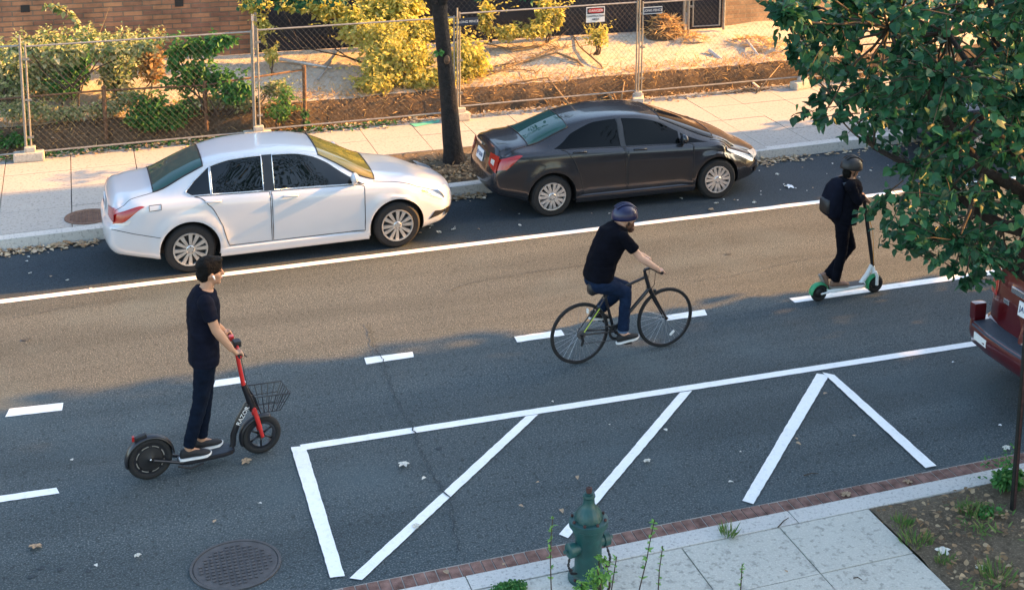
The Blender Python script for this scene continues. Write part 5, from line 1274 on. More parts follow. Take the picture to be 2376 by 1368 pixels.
def spoke_wheel(root, loc, c, fr, r, tr, kind, name='wheel'):
    """wheel with its axle across the vehicle"""
    W = M4.Translation(c-loc) @ M4((fr.F, fr.U, fr.S)).transposed().to_4x4()
    e = thing(name, None, None); e.parent = root
    g = MB(); n = 56; g.lathe([(r-tr+tr*cos(a), tr*sin(a)) for a in [2*pi*i/12 for i in range(13)]], n, W, cap=False); g.build('tyre', A['tyre'], e, smooth=True)
    rr = r-2*tr
    def ring(a, b, w, m, nm): 
        g = MB(); g.lathe([(a, -w), (b, -w), (b, w), (a, w), (a, -w)], n, W, cap=False); g.build(nm, A[m], e, smooth=True, ang=40)
    if kind == 'bike':
        ring(rr-.006, rr+.012, .010, 'blkm', 'rim'); g = MB()
        for i in range(28):
            a = 2*pi*i/28; b = a+(.9 if i % 2 else -.9); z = .03*(1 if i % 4 < 2 else -1)
            g.tube([W @ V((.02*cos(b), .02*sin(b), z)), W @ V((rr*cos(a), rr*sin(a), 0))], .0011, 3, caps=False)
        g.build('spokes', A['rim'], e); g = MB(); g.lathe([(.012, -.05), (.02, -.045), (.02, -.03), (.012, -.025), (.012, .025), (.02, .03), (.02, .045), (.012, .05)], 14, W); g.build('hub', A['blkm'], e, smooth=True, ang=40)
    elif kind == 'mag':
        ring(rr-.014, rr+.014, .022, 'blkm', 'rim'); g = MB()
        for i in range(6):
            a = 2*pi*i/6+.5; d = V((cos(a), sin(a), 0)); nn = V((-sin(a), cos(a), 0))
            g.loft([(W @ (d*.02), (W.to_3x3() @ nn)*.011, (W.to_3x3() @ V((0, 0, 1)))*.016), (W @ (d*(rr-.005)), (W.to_3x3() @ nn)*.009, (W.to_3x3() @ V((0, 0, 1)))*.012)], 8)
            g.build('spoke', A['blkm'], e, smooth=True); g = MB()
        g = MB(); g.lathe([(.001, .04), (.03, .04), (.034, .03), (.034, -.03), (.03, -.04), (.001, -.04)], 18, W); g.build('hub', A['blk'], e, smooth=True, ang=40)
    elif kind == 'motor':
        ring(rr-.012, rr+.014, .024, 'blkm', 'rim'); g = MB(); g.lathe([(.001, .036), (.02, .036), (.03, .030), (rr*.80, .026), (rr*.84, .018), (rr, .012), (rr, -.02), (.001, -.03)], 40, W); g.build('hub', A['blk'], e, smooth=True, ang=30)
        for i in range(8):
            a0, a1 = 2*pi*(i+.12)/8, 2*pi*(i+.80)/8; g = MB(); q = rr*.95; q0 = rr*.88
            g.grid(lambda u, v: W @ V(((q0+(q-q0)*v)*cos(a0+(a1-a0)*u), (q0+(q-q0)*v)*sin(a0+(a1-a0)*u), .0265)), 6, 1); g.build('rim_slot', A['galv'], e)
        g = MB(); g.ell(W @ V((0, 0, .045)), (.012, .012, .012), n=8, k=6); g.build('axle_nut', A['chrome'], e, smooth=True)
    else:
        g = MB(); g.lathe([(.001, .03), (rr*.6, .028), (rr, .016), (rr, -.016), (rr*.6, -.028), (.001, -.03)], 30, W); g.build('hub', A['blk'], e, smooth=True, ang=30)
    return e
def tubes(name, root, loc, m, specs, smooth=True, ang=45):
    g = MB()
    for s_ in specs: g.tube([p-loc for p in s_[0]], s_[1], s_[2] if len(s_) > 2 else 10)
    return g.build(name, A[m], root, smooth=smooth, ang=ang)
# ------------------------------------------------------------------ 1: man on the red and black scooter
f1 = Fr(at(350, 1109), at(607, 1049), 260, 580, 2.534); p = f1.p; loc = f1.O.copy()
sc1 = thing('electric_scooter', 'red and black stand-up scooter with a wire basket, under the man at left', 'scooter', loc); G1 = f1.g
rw, fwr = .212, .198
spoke_wheel(sc1, loc, G1(0, 0, rw), f1, rw, .036, 'motor'); spoke_wheel(sc1, loc, G1(f1.L, 0, fwr), f1, fwr, .034, 'mag')
dz = p(500, 1205, .05).z-.018
dA, dB = p(395, 1212, .06), p(722, 1160, .06); xa, xb = (dA-f1.O).dot(f1.F), (dB-f1.O).dot(f1.F)
g = MB(); ring = []
for t_, w in ((0, .05), (.06, .085), (.2, .105), (.8, .105), (.94, .085), (1, .05)): ring.append((G1(xa+(xb-xa)*t_, 0, dz-.02)-loc, f1.S*w, f1.U*.022))
g.loft(ring, 16, 5); g.build('deck', A['blkm'], sc1, smooth=True, ang=35)
g = MB(); ring = [(G1(xa+(xb-xa)*t_, 0, dz+.004)-loc, f1.S*w, f1.U*.003) for t_, w in ((.04, .075), (.2, .095), (.8, .095), (.96, .075))]; g.loft(ring, 16, 4); g.build('grip_mat', A['step'], sc1, smooth=True, ang=35)
for d in (-.07, .07): tubes('rear_stay', sc1, loc, 'blkm', [([G1(xa+.05, d, dz-.02), G1(.02, d, rw)], .016)])
tubes('kickstand', sc1, loc, 'blk', [([G1(xa-.02, .09, dz-.03), G1(xa+.10, .10, dz-.075), G1(xa+.22, .09, dz-.055)], .010)])
nk = p(712, 1165); n1 = p(712, 1085); n2 = p(742, 1005); n3 = p(800, 900); n4 = p(812, 905)
tubes('down_tube', sc1, loc, 'blkm', [([G1(xb-.03, 0, dz-.02), nk.lerp(n1, .3), n1, n2, n3], [.026, .028, .030, .032, .034], 12)])
h0, h1 = p(772, 790), p(830, 935); tubes('head_tube', sc1, loc, 'blkm', [([h0, h1], [.027, .038], 14)])
c0 = p(735, 615); tubes('stem', sc1, loc, 'sred', [([c0, h0], [.019, .022], 14)])
hb = p(883, 1092)
for d in (-.062, .062): tubes('fork', sc1, loc, 'sred', [([h1+f1.S*d*.7+f1.U*.02, h1.lerp(hb, .35)+f1.S*d, G1(f1.L, d, fwr)], [.021, .023, .018], 10)])
tubes('fork_crown', sc1, loc, 'sred', [([h1+f1.S*.06+f1.U*.01, h1-f1.S*.06+f1.U*.01], .024)])
gR, gL = p(757, 628, .27), p(668, 474, -.27); m0 = (gR+gL)/2
gR = V((m0.x, m0.y, m0.z))+f1.S*.29; gL = V((m0.x, m0.y, m0.z))-f1.S*.29
gR = gR.lerp(p(752, 632, .29), .7); gL = gL.lerp(p(675, 478, -.29), .7)
bar = tubes('handlebar', sc1, loc, 'sred', [([gR, gR.lerp(gL, .3)+f1.F*.02, gR.lerp(gL, .5)+f1.F*.03, gR.lerp(gL, .7)+f1.F*.02, gL], .014)])
tubes('stem_clamp', sc1, loc, 'sred', [([c0, gR.lerp(gL, .5)+f1.F*.03], .024)])
for a, b in ((gR, .22), (gL, -.22)): tubes('grip', bar, loc, 'blk', [([a, a.lerp(gR.lerp(gL, .5), .36)], .019)])
tubes('brake_lever', sc1, loc, 'blk', [([gR.lerp(gL, .2)+f1.F*.03, gR+f1.F*.06-f1.U*.01], .006)]); tubes('brake_lever', sc1, loc, 'blk', [([gL.lerp(gR, .2)+f1.F*.03, gL+f1.F*.06-f1.U*.01], .006)])
g = MB(); q = p(733, 545, .02)-loc; g.bbox(q, (.07, .09, .06), .012, math.atan2(f1.F.y, f1.F.x)); g.build('display', A['blk'], sc1, smooth=True, ang=40)
g = MB(); q = p(700, 515, -.10)-loc; g.bbox(q, (.05, .06, .05), .012); g.build('bell', A['sred'], sc1, smooth=True, ang=40)
tubes('cable', sc1, loc, 'blk', [([gL.lerp(gR, .3), p(760, 640, -.05), p(790, 780, -.04), p(812, 880, .04)], .004, 6)])
# fenders
def fender(root, loc, c, fr, r, a0, a1, w, m, name='fender'):
    g = MB(); g.grid(lambda u, v: c-loc+fr.F*cos(a0+(a1-a0)*u)*(r-.018*(2*v-1)**2)+fr.U*sin(a0+(a1-a0)*u)*(r-.018*(2*v-1)**2)+fr.S*(v-.5)*w, 24, 6)
    me = g.mesh(name, [A[m]], True); me = evaluated(me, [('SOLIDIFY', dict(thickness=.006))]); me.name = name; return link(name, me, root)
fender(sc1, loc, G1(0, 0, rw), f1, rw+.022, .05, 3.35, .10, 'blkm'); fender(sc1, loc, G1(f1.L, 0, fwr), f1, fwr+.02, 1.1, 3.5, .09, 'blkm')
g = MB(); q = p(123, 1108)-loc; g.bbox(q, (.025, .04, .05), .008); g.build('tail_light', A['redl'], sc1, smooth=True, ang=40)
g = MB(); q = p(165, 1100)-loc; g.bbox(q, (.12, .05, .035), .01, math.atan2(f1.F.y, f1.F.x), M4.Rotation(-.3, 4, 'Y')); g.build('light_bracket', A['blk'], sc1, smooth=True, ang=40)
# wire basket
bk = thing('basket', None, None); bk.parent = sc1
b0 = p(818, 800, 0); fx = (b0-f1.O).dot(f1.F); zt_ = p(905, 795, 0).z-.03; zb_ = zt_-.20
def bp(a, b, z): return G1(fx+a, b, z)
top_ = [bp(0, .14, zt_), bp(.34, .15, zt_-.03), bp(.34, -.15, zt_-.03), bp(0, -.14, zt_)]; bot_ = [bp(.06, .09, zb_), bp(.25, .10, zb_-.01), bp(.25, -.10, zb_-.01), bp(.06, -.09, zb_)]
g = MB(); g.tube([q-loc for q in top_], .007, 6, closed=True); g.tube([q-loc for q in bot_], .005, 6, closed=True)
for i in range(4):
    for k in range(5):
        a = top_[i].lerp(top_[(i+1) % 4], k/5); b = bot_[i].lerp(bot_[(i+1) % 4], k/5); g.tube([a-loc, b-loc], .0042, 5)
mid_ = [a.lerp(b, .5) for a, b in zip(top_, bot_)]; g.tube([q-loc for q in mid_], .0045, 6, closed=True)
for k in range(1, 5): g.tube([bot_[0].lerp(bot_[1], k/5)-loc, bot_[3].lerp(bot_[2], k/5)-loc], .004, 5)
g.build('wire_frame', A['blkm'], bk)
tubes('bracket', bk, loc, 'blkm', [([bp(0, 0, zt_-.05), p(800, 850)], .012), ([bp(.06, 0, zb_), p(815, 905)], .010)])
# lettering up the down tube
mm = M4((f1.F, f1.U, f1.S)).transposed().to_4x4()
dvec = (n3-n2).normalized(); dn = f1.S; la = M4((dvec, dn.cross(dvec), dn)).transposed().to_4x4()
text_part('RAZOR', .060, M4.Translation(n2.lerp(n3, .38)-loc+f1.S*.036) @ la, A['sole'], sc1, 'lettering')
zd = dz+.008
def leg(hip, kn, an, fd, fu=V((0, 0, 1))): return dict(hip=hip, kn=kn, an=an, fd=fd.normalized(), fu=fu.normalized())
pel, ch = p(538, 640), p(535, 300)
k1 = 1.06
def ankle(q, z): return V((q.x, q.y, z+.085*k1))
aR = p(448, 1180, .06); aL = p(520, 1110, -.07)
shR, shL = p(548, 305, .20), p(520, 300, -.20)
J = dict(loc=G1(xa+.1, 0, dz), head=p(580, 128), hf=f1.F+V((0, -.12, -.06)), hem=0, waist=3, sleeve=.66, cufflen=.035, thigh=.100,
  spine=[(p(540, 655), .172, .118), (p(538, 590), .165, .115), (p(537, 500), .158, .112), (p(535, 400), .172, .122), (p(536, 310), .195, .122), (p(545, 255), .165, .092), (p(555, 225), .085, .075)],
  R=dict(sh=shR, el=p(610, 470, .25), wr=p(700, 580, .27), gr=gR.lerp(gL, .09), **leg(p(545, 680, .09), p(520, 885, .08), ankle(aR, zd), f1.F+f1.S*.05)),
  L=dict(sh=shL, el=p(600, 440, -.24), wr=p(652, 470, -.27), gr=gL.lerp(gR, .09), **leg(p(545, 680, -.09), p(545, 885, -.09), ankle(aL, zd), f1.F-f1.S*.05)))
r1, hd, H, l1 = person('man in a navy tee and dark jeans standing on the red and black scooter', f1, J, 'skin', 'tee', 'jean', 'shoe', 'sole', k1)
g = MB(); k = k1
g.ell(hd(-.020, 0, .055), (.118*k, .094*k, .102*k), H, 18, 12); g.ell(hd(-.062, 0, -.01), (.066*k, .082*k, .085*k), H); g.ell(hd(.045, 0, .105), (.058*k, .068*k, .038*k), H); g.ell(hd(-.02, .078, .01), (.018*k, .012*k, .03*k), H); g.ell(hd(-.02, -.078, .01), (.018*k, .012*k, .03*k), H)
plink(remesh(g, .010, 2, .006, 26, [A['hair']], 'hair'), 'hair', r1, l1)
for s_ in (1,):
    g = MB(); g.cone(hd(.012, .090, -.008), hd(.026, .092, -.038), .009, .006, 8); plink(g.mesh('earbud', [A['sole']], True), 'earbud', r1, l1)
# ------------------------------------------------------------------ 2: cyclist
f2 = Fr(at(1344, 842), at(1541, 803), 1240, 440, 3.257); p = f2.p; loc = f2.O.copy(); G2 = f2.g
bi = thing('bicycle', 'black hybrid bicycle with slim tyres, ridden by the bearded man', 'bicycle', loc); rb_ = .362
w1 = spoke_wheel(bi, loc, G2(0, 0, rb_), f2, rb_, .017, 'bike'); w2 = spoke_wheel(bi, loc, G2(f2.L, 0, rb_), f2, rb_, .017, 'bike')
hub, fhub = G2(0, 0, rb_), G2(f2.L, 0, rb_)
bb = p(600, 1062); stp = p(535, 800); htt, htb = p(838, 640), p(868, 745); sad = p(500, 715)
tubes('frame', bi, loc, 'blkm', [([htt, htb], .024), ([htt-f2.U*.03, stp], .017), ([htb, bb], .022), ([bb, stp.lerp(sad, .2)], .017)])
for d in (-.055, .055):
    tubes('chainstay', bi, loc, 'blkm', [([bb+f2.S*d*.6, hub+f2.S*d], .010)]); tubes('seatstay', bi, loc, 'blkm', [([stp+f2.S*d*.4, hub+f2.S*d], .009)])
tubes('stripe', bi, loc, 'yel', [([stp.lerp(hub, .3)+f2.S*.056, stp.lerp(hub, .92)+f2.S*.066], .006)])
for d in (-.05, .05): tubes('fork', bi, loc, 'blkm', [([htb+f2.S*d*.8, htb.lerp(fhub, .5)+f2.S*d+f2.F*-.005, fhub+f2.S*d], [.016, .014, .010])])
tubes('fork_crown', bi, loc, 'blkm', [([htb+f2.S*.045, htb-f2.S*.045], .018)])
tubes('seatpost', bi, loc, 'galv', [([stp, sad], .014)])
g = MB(); q = lambda a, b, c: sad+f2.F*a+f2.S*b+f2.U*c-loc
g.loft([(q(-.13, 0, .03), f2.S*.06, f2.U*.02), (q(-.09, 0, .035), f2.S*.078, f2.U*.025), (q(0, 0, .03), f2.S*.05, f2.U*.022), (q(.10, 0, .028), f2.S*.022, f2.U*.018), (q(.15, 0, .022), f2.S*.012, f2.U*.012)], 14); g.build('saddle', A['blk'], bi, smooth=True)
ste = p(832, 598); tubes('stem', bi, loc, 'blkm', [([htt, ste-f2.U*.01], .018), ([ste-f2.U*.01, ste+f2.F*.07], .017)])
hbC = ste+f2.F*.07; hR, hL = hbC+f2.S*.29-f2.F*.02, hbC-f2.S*.29-f2.F*.02
hR = hR.lerp(p(975, 612, .29), .6); hL = hL.lerp(p(888, 528, -.29), .6)
bar = tubes('handlebar', bi, loc, 'blkm', [([hR, hR.lerp(hbC, .6), hbC, hL.lerp(hbC, .6), hL], .013)])
for a in (hR, hL): tubes('grip', bar, loc, 'blk', [([a, a.lerp(hbC, .4)], .018)]); tubes('brake_lever', bi, loc, 'blk', [([a.lerp(hbC, .45)+f2.F*.02, a.lerp(hbC, .05)+f2.F*.05-f2.U*.02], .005)])
tubes('cable', bi, loc, 'blk', [([hR.lerp(hbC, .5), p(915, 640, .05), p(905, 720, .02), htb+f2.F*.03], .0035, 5)]); tubes('cable', bi, loc, 'blk', [([hL.lerp(hbC, .5), p(870, 625, -.05), p(855, 690, -.02), htb], .0035, 5)])
def disc(name, root, loc, c, fr, r0, r1, w, m, n=30):
    W = M4.Translation(c-loc) @ M4((fr.F, fr.U, fr.S)).transposed().to_4x4(); g = MB(); g.lathe([(r0, -w), (r1, -w), (r1, w), (r0, w), (r0, -w)], n, W, cap=False); return g.build(name, A[m], root, smooth=True, ang=40)
disc('chainring', bi, loc, bb+f2.S*.055, f2, .06, .092, .002, 'blk'); disc('sprocket', bi, loc, hub+f2.S*.045, f2, .02, .052, .010, 'iron')
tubes('chain', bi, loc, 'iron', [([bb+f2.S*.055+f2.U*.09, hub+f2.S*.05+f2.U*.05], .005, 6), ([bb+f2.S*.055-f2.U*.09, hub+f2.S*.05-f2.U*.11], .005, 6)])
tubes('derailleur', bi, loc, 'blk', [([hub+f2.S*.055-f2.U*.02, hub+f2.S*.055-f2.U*.07+f2.F*.02, hub+f2.S*.055-f2.U*.13+f2.F*.0], [.015, .018, .014], 8)])
for c, s_ in ((htb.lerp(fhub, .1)+f2.F*.035, 1), (stp.lerp(hub, .35), 1)): 
    g = MB(); g.bbox(c-loc+f2.S*.03, (.03, .03, .06), .006); g.build('brake', A['blk'], bi, smooth=True, ang=40)
g = MB(); g.bbox(p(1040, 1080, .015)-loc, (.075, .008, .028), .003, math.atan2(f2.F.y, f2.F.x), M4.Rotation(-.75, 4, 'Y')); g.build('reflector', A['sole'], w2)
g = MB(); g.bbox(p(402, 915, .0)-loc, (.02, .04, .05), .005); g.build('rear_reflector', A['signw'], bi)
pR = p(700, 1150, .13); cr = (pR-f2.S*.05-bb-f2.S*.08); cr.z = max(-.19, cr.z); pL = bb-f2.S*.13-(cr-f2.S*cr.dot(f2.S)); pR = bb+f2.S*.13+(cr-f2.S*cr.dot(f2.S))
ck = tubes('crank', bi, loc, 'blk', [([bb-f2.S*.07, bb+f2.S*.07], .02), ([bb+f2.S*.075, pR-f2.S*.05], [.014, .011]), ([bb-f2.S*.075, pL+f2.S*.05], [.014, .011])])
for q in (pR, pL): g = MB(); g.bbox(q-loc, (.09, .09, .022), .006); g.build('pedal', A['blk'], ck)
# saddle bag
bgc = p(458, 748); t = thing('saddle_bag', 'small black bag strapped under the bicycle saddle', 'bag', bgc); g = MB(); g.loft([(-f2.F*.08+f2.U*.005, f2.S*.045, f2.U*.055), (-f2.F*.05, f2.S*.06, f2.U*.07), (f2.F*.03-f2.U*.0, f2.S*.052, f2.U*.058), (f2.F*.08+f2.U*.01, f2.S*.03, f2.U*.035)], 16, 3); g.build('pouch', A['blk'], t, smooth=True)
g = MB(); g.tube([f2.U*.06-f2.S*.03, f2.U*.095, f2.U*.06+f2.S*.03], .007, 6); g.build('strap', A['blk'], t)
k2 = 1.0; aR = pR+f2.U*(.012+.085*k2)-f2.F*.055; aL = pL+f2.U*(.012+.085*k2)-f2.F*.055
fdR = (f2.F*.97+f2.U*.10); 
hip = p(475, 690); shR, shL = p(672, 360, .19), p(640, 345, -.19)
J = dict(loc=G2(.2, 0, 0), head=p(688, 215), hf=f2.F+V((0, -.10, -.10)), brow='beard', hem=0, waist=3, sleeve=.62, cufflen=.055, thigh=.112, ankle=.064,
  spine=[(p(478, 675), .175, .140), (p(490, 610), .168, .140), (p(515, 520), .166, .142), (p(555, 430), .18, .148), (p(600, 345), .195, .142), (p(630, 295), .160, .092), (p(648, 262), .08, .075)],
  R=dict(sh=shR, el=p(805, 520, .26), wr=p(930, 596, .29), gr=hR.lerp(hL, .08), **leg(hip+f2.S*.09, p(690, 770, .11), aR, fdR)),
  L=dict(sh=shL, el=p(785, 490, -.25), wr=p(868, 525, -.28), gr=hL.lerp(hR, .08), **leg(hip-f2.S*.09, p(690, 735, -.11), aL, f2.F*.9-f2.U*.2, f2.U*.9+f2.F*.2)))
r2, hd, H, l2 = person('bearded cyclist in a black tee and rolled blue jeans riding the bicycle', f2, J, 'skinp', 'teeb', 'denim', 'shoe', 'sole', 1.02, cuffm='cuff')
k = 1.05
g = MB(); g.ell(hd(.055, 0, -.075), (.052*k, .058*k, .06*k), H); g.ell(hd(.075, 0, -.125), (.042*k, .045*k, .04*k), H); g.ell(hd(.02, .055, -.06), (.03*k, .018*k, .05*k), H); g.ell(hd(.02, -.055, -.06), (.03*k, .018*k, .05*k), H); g.ell(hd(.10, 0, -.042), (.012*k, .03*k, .009*k), H)
plink(remesh(g, .008, 2, .006, 40, [A['beard']], 'beard'), 'beard', r2, l2)
def helmet(hd, H, root, loc, m, k=1.05, full=False):
    g = MB(); nu, nv = 26, 12; vs = []
    def f(u, v):
        a = 2*pi*u; b = pi/2*(1-v)+(.0-.22*(1+.5*cos(a)*-1))*v
        r = (.152, .122, .138); rib = 1+.025*cos(a*6)*sin(pi*v)
        return hd(-.012+r[0]*cos(a)*cos(b)*rib, r[1]*sin(a)*cos(b)*rib, .030+r[2]*sin(b))
    g.grid(f, nu, nv); me = g.mesh('h', [A[m]], True); me = evaluated(me, [('SOLIDIFY', dict(thickness=.014))]); me.name = 'helmet'; h = plink(me, 'helmet', root, loc)
    for s_ in (-1, 0, 1):
        g = MB(); g.tube([hd(-.012+.154*sin(a), .040*s_, .030+.140*cos(a)) for a in [(-.9+1.8*i/8) for i in range(9)]], .008, 6); plink(g.mesh('vent', [A[m]], True), 'vent', h, loc)
    for s_ in (1, -1):
        g = MB(); g.tube([hd(.01, .085*s_, .01), hd(.015, .072*s_, -.06), hd(.03, .02*s_, -.115)], .006, 6); plink(g.mesh('chin_strap', [A['blk']], True), 'chin_strap', h, loc)
    return h
helmet(hd, H, r2, l2, 'blueh')
g = MB(); g.tube([hd(.085, .07, .02), hd(.10, .03, .018), hd(.104, 0, .02), hd(.10, -.03, .018), hd(.085, -.07, .02), hd(0, -.083, .015)], .009, 6); plink(g.mesh('glasses', [A['blk']], True), 'glasses', r2, l2)
# ------------------------------------------------------------------ 3: rider on the white and green scooter
f3 = Fr(at(1899, 698), at(2028, 677), 1840, 330, 3.507); p = f3.p; loc = f3.O.copy(); G3 = f3.g
s3 = thing('electric_scooter', 'white stand-up scooter with bright green fenders, under the rider in black', 'scooter', loc); r3 = .115
spoke_wheel(s3, loc, G3(0, 0, r3), f3, r3, .03, 'small'); spoke_wheel(s3, loc, G3(f3.L, 0, r3+.005), f3, r3+.005, .03, 'small')
fender(s3, loc, G3(0, 0, r3), f3, r3+.022, .1, 3.2, .10, 'lime'); fender(s3, loc, G3(f3.L, 0, r3), f3, r3+.022, 1.3, 3.5, .10, 'lime')
z3 = .155; g = MB(); g.loft([(G3(.10, 0, z3-.02)-loc, f3.S*.05, f3.U*.02), (G3(.16, 0, z3-.02)-loc, f3.S*.085, f3.U*.025), (G3(.60, 0, z3-.02)-loc, f3.S*.085, f3.U*.025), (G3(.66, 0, z3-.01)-loc, f3.S*.05, f3.U*.02)], 16, 5); g.build('deck', A['swhite'], s3, smooth=True, ang=35)
g = MB(); g.loft([(G3(.12, 0, z3+.008)-loc, f3.S*.06, f3.U*.002), (G3(.64, 0, z3+.008)-loc, f3.S*.075, f3.U*.002)], 12, 4); g.build('grip_mat', A['blk'], s3)
for d in (-.06, .06): tubes('rear_stay', s3, loc, 'swhite', [([G3(.0, d, r3), G3(.2, d, z3-.02)], .012)])
st0, st1 = p(592, 500), p(648, 1000); top3 = p(580, 470)
tubes('stem', s3, loc, 'blkm', [([top3, st1], .026, 12)])
tubes('neck', s3, loc, 'swhite', [([p(640, 995), p(605, 1070), G3(.62, 0, z3-.01)], [.024, .03, .032], 12)])
for d in (-.05, .05): tubes('fork', s3, loc, 'swhite', [([p(655, 1040)+f3.S*d, G3(f3.L, d, r3+.12), G3(f3.L, d, r3)], [.018, .022, .02], 10)])
tubes('fork_crown', s3, loc, 'swhite', [([st1, p(655, 1060)], [.022, .03], 12)])
tubes('cable', s3, loc, 'amber', [([p(610, 600, .03), p(650, 720, .04), p(655, 930, .03), p(652, 1010, .02)], .004, 5)])
hC = top3; hR, hL = hC+f3.S*.24, hC-f3.S*.24; b_ = tubes('handlebar', s3, loc, 'blkm', [([hR, hC, hL], .014)])
for a in (hR, hL): tubes('grip', b_, loc, 'blk', [([a, a.lerp(hC, .45)], .019)])
k3 = .98; zd = z3+.010
aR = p(345, 1130, .03); aR = V((aR.x, aR.y, zd+.085*k3)); aL = p(270, 1090, -.05)
fdL = (f3.F*.45-f3.U*.9).normalized(); fuL = (f3.F*.9+f3.U*.45).normalized()
shR, shL = p(470, 360, .19), p(455, 350, -.19)
J = dict(loc=G3(.25, 0, z3), head=p(478, 215), hf=f3.F+V((0, -.05, -.22)), hem=0, waist=3, sleeve=1.5, cufflen=.0, thigh=.105, ankle=.058,
  spine=[(p(400, 640), .178, .135), (p(410, 580), .168, .13), (p(425, 500), .165, .13), (p(440, 420), .178, .132), (p(455, 350), .185, .122), (p(462, 310), .155, .09), (p(466, 288), .08, .075)],
  R=dict(sh=shR, el=p(530, 480, .25), wr=p(575, 440, .23), gr=hR.lerp(hL, .10), **leg(p(405, 670, .09), p(400, 880, .07), aR, f3.F+f3.S*.1)),
  L=dict(sh=shL, el=p(520, 470, -.25), wr=p(565, 425, -.23), gr=hL.lerp(hR, .10), **leg(p(410, 670, -.09), p(470, 845, -.09), aL, fdL, fuL)))
r3_, hd, H, l3 = person('rider in black with a helmet on the white and green scooter at right', f3, J, 'skind', 'teeb', 'teeb', 'shoebr', 'soleg', k3, jacket=True)
helmet(hd, H, r3_, l3, 'blk', 1.0)
g = MB(); g.ell(hd(-.05, 0, -.05), (.06, .075, .085), H); plink(remesh(g, .012, 2, .008, 20, [A['hair']], 'hair'), 'hair', r3_, l3)
bc = p(332, 445); t = thing('backpack', 'dark backpack worn by the rider on the green and white scooter', 'backpack', bc); g = MB(); ud = (p(400, 330)-p(350, 570)).normalized(); fd = f3.S.cross(ud); fd = fd if fd.dot(f3.F) > 0 else -fd
g.loft([(-ud*.25+fd*.02, f3.S*.12, fd*.07), (-ud*.22, f3.S*.15, fd*.10), (-ud*.05-fd*.015, f3.S*.155, fd*.115), (ud*.12, f3.S*.145, fd*.095), (ud*.21+fd*.02, f3.S*.11, fd*.06), (ud*.24+fd*.03, f3.S*.06, fd*.03)], 20, 3); g.build('pack', A['tee'], t, smooth=True)
for d in (.11, -.11):
    g = MB(); g.tube([ud*.2+f3.S*d+fd*.02, p(440, 300)-bc+f3.S*d*1.2, p(500, 340)-bc+f3.S*d*1.3, p(500, 470)-bc+f3.S*d*1.4, -ud*.2+f3.S*d+fd*.08], .018, 6); g.build('shoulder_strap', A['step'], t, smooth=True)
g = MB(); g.loft([(-ud*.20-fd*.09, f3.S*.11, fd*.03), (-ud*.06-fd*.115, f3.S*.11, fd*.03), (-ud*.02-fd*.10, f3.S*.10, fd*.02)], 14, 3); g.build('pocket', A['blk'], t, smooth=True)
# ------------------------------------------------------------------ hydrant
hx = aty(1364, 1338, 9.98); loc = V((hx.x, 9.98, .13)); hz_ = lambda v: aty(1364, v, 9.98).z-.13
hyd = thing('fire_hydrant', 'dark green fire hydrant with a rusty top nut on the near pavement', 'fire hydrant', loc)
zt_, zf, zbb = hz_(1131), hz_(1205), 0
g = MB(); g.lathe([(.168, -.02), (.168, .022), (.155, .028), (.13, .030), (.122, .05)], 32); g.build('base_flange', A['hyd'], hyd, smooth=True, ang=35)
g = MB(); g.lathe([(.124, .03), (.114, .08), (.112, zf-.16), (.118, zf-.14), (.145, zf-.06), (.148, zf-.03)], 36); bar_ = g.build('barrel', A['hyd'], hyd, smooth=True, ang=35)
g = MB(); g.lathe([(.150, zf-.05), (.163, zf-.04), (.163, zf+.005), (.155, zf+.010), (.120, zf+.012)], 36); g.build('bonnet_flange', A['hyd'], hyd, smooth=True, ang=35)
g = MB(); n = 48; prof = [(.118, zf+.008), (.112, zf+.05), (.092, zf+.09), (.068, zf+.115), (.050, zf+.14), (.046, zf+.19), (.048, zf+.20)]
vs = [(r*(1+.03*cos(16*2*pi*j/n)*(1 if i in (1, 2, 3) else .3))*cos(2*pi*j/n), r*(1+.03*cos(16*2*pi*j/n)*(1 if i in (1, 2, 3) else .3))*sin(2*pi*j/n), z) for i, (r, z) in enumerate(prof) for j in range(n)]
g.add(vs, [(i*n+j, i*n+(j+1) % n, (i+1)*n+(j+1) % n, (i+1)*n+j) for i in range(len(prof)-1) for j in range(n)]); g.build('bonnet', A['hyd'], hyd, smooth=True)
zz = zf+.20; dn = max(.03, (zt_-zz)); g = MB(); g.lathe([(.048, zz), (.054, zz+.01), (.05, zz+.03), (.036, zz+.032), (.036, zz+.045), (.001, zz+.046)], 20); g.build('collar', A['hyd'], hyd, smooth=True, ang=35)
g = MB(); g.lathe([(.027, zz+.03), (.026, max(zz+.07, zt_)), (.018, max(zz+.07, zt_)+.002), (.001, max(zz+.07, zt_)-.004)], 5); g.build('operating_nut', A['hydn'], hyd)
for k in range(8):
    a = 2*pi*k/8+.2; g = MB(); g.lathe([(.013, zf+.008), (.013, zf+.024), (.008, zf+.03), (.001, zf+.03)], 6, M4.Translation((.141*cos(a), .141*sin(a), 0))); g.build('bolt', A['hydn'], hyd)
for k in range(6):
    a = 2*pi*k/6+.4; g = MB(); g.lathe([(.012, .02), (.012, .040), (.001, .044)], 6, M4.Translation((.146*cos(a), .146*sin(a), 0))); g.build('bolt', A['hydn'], hyd)
zc = hz_(1262)
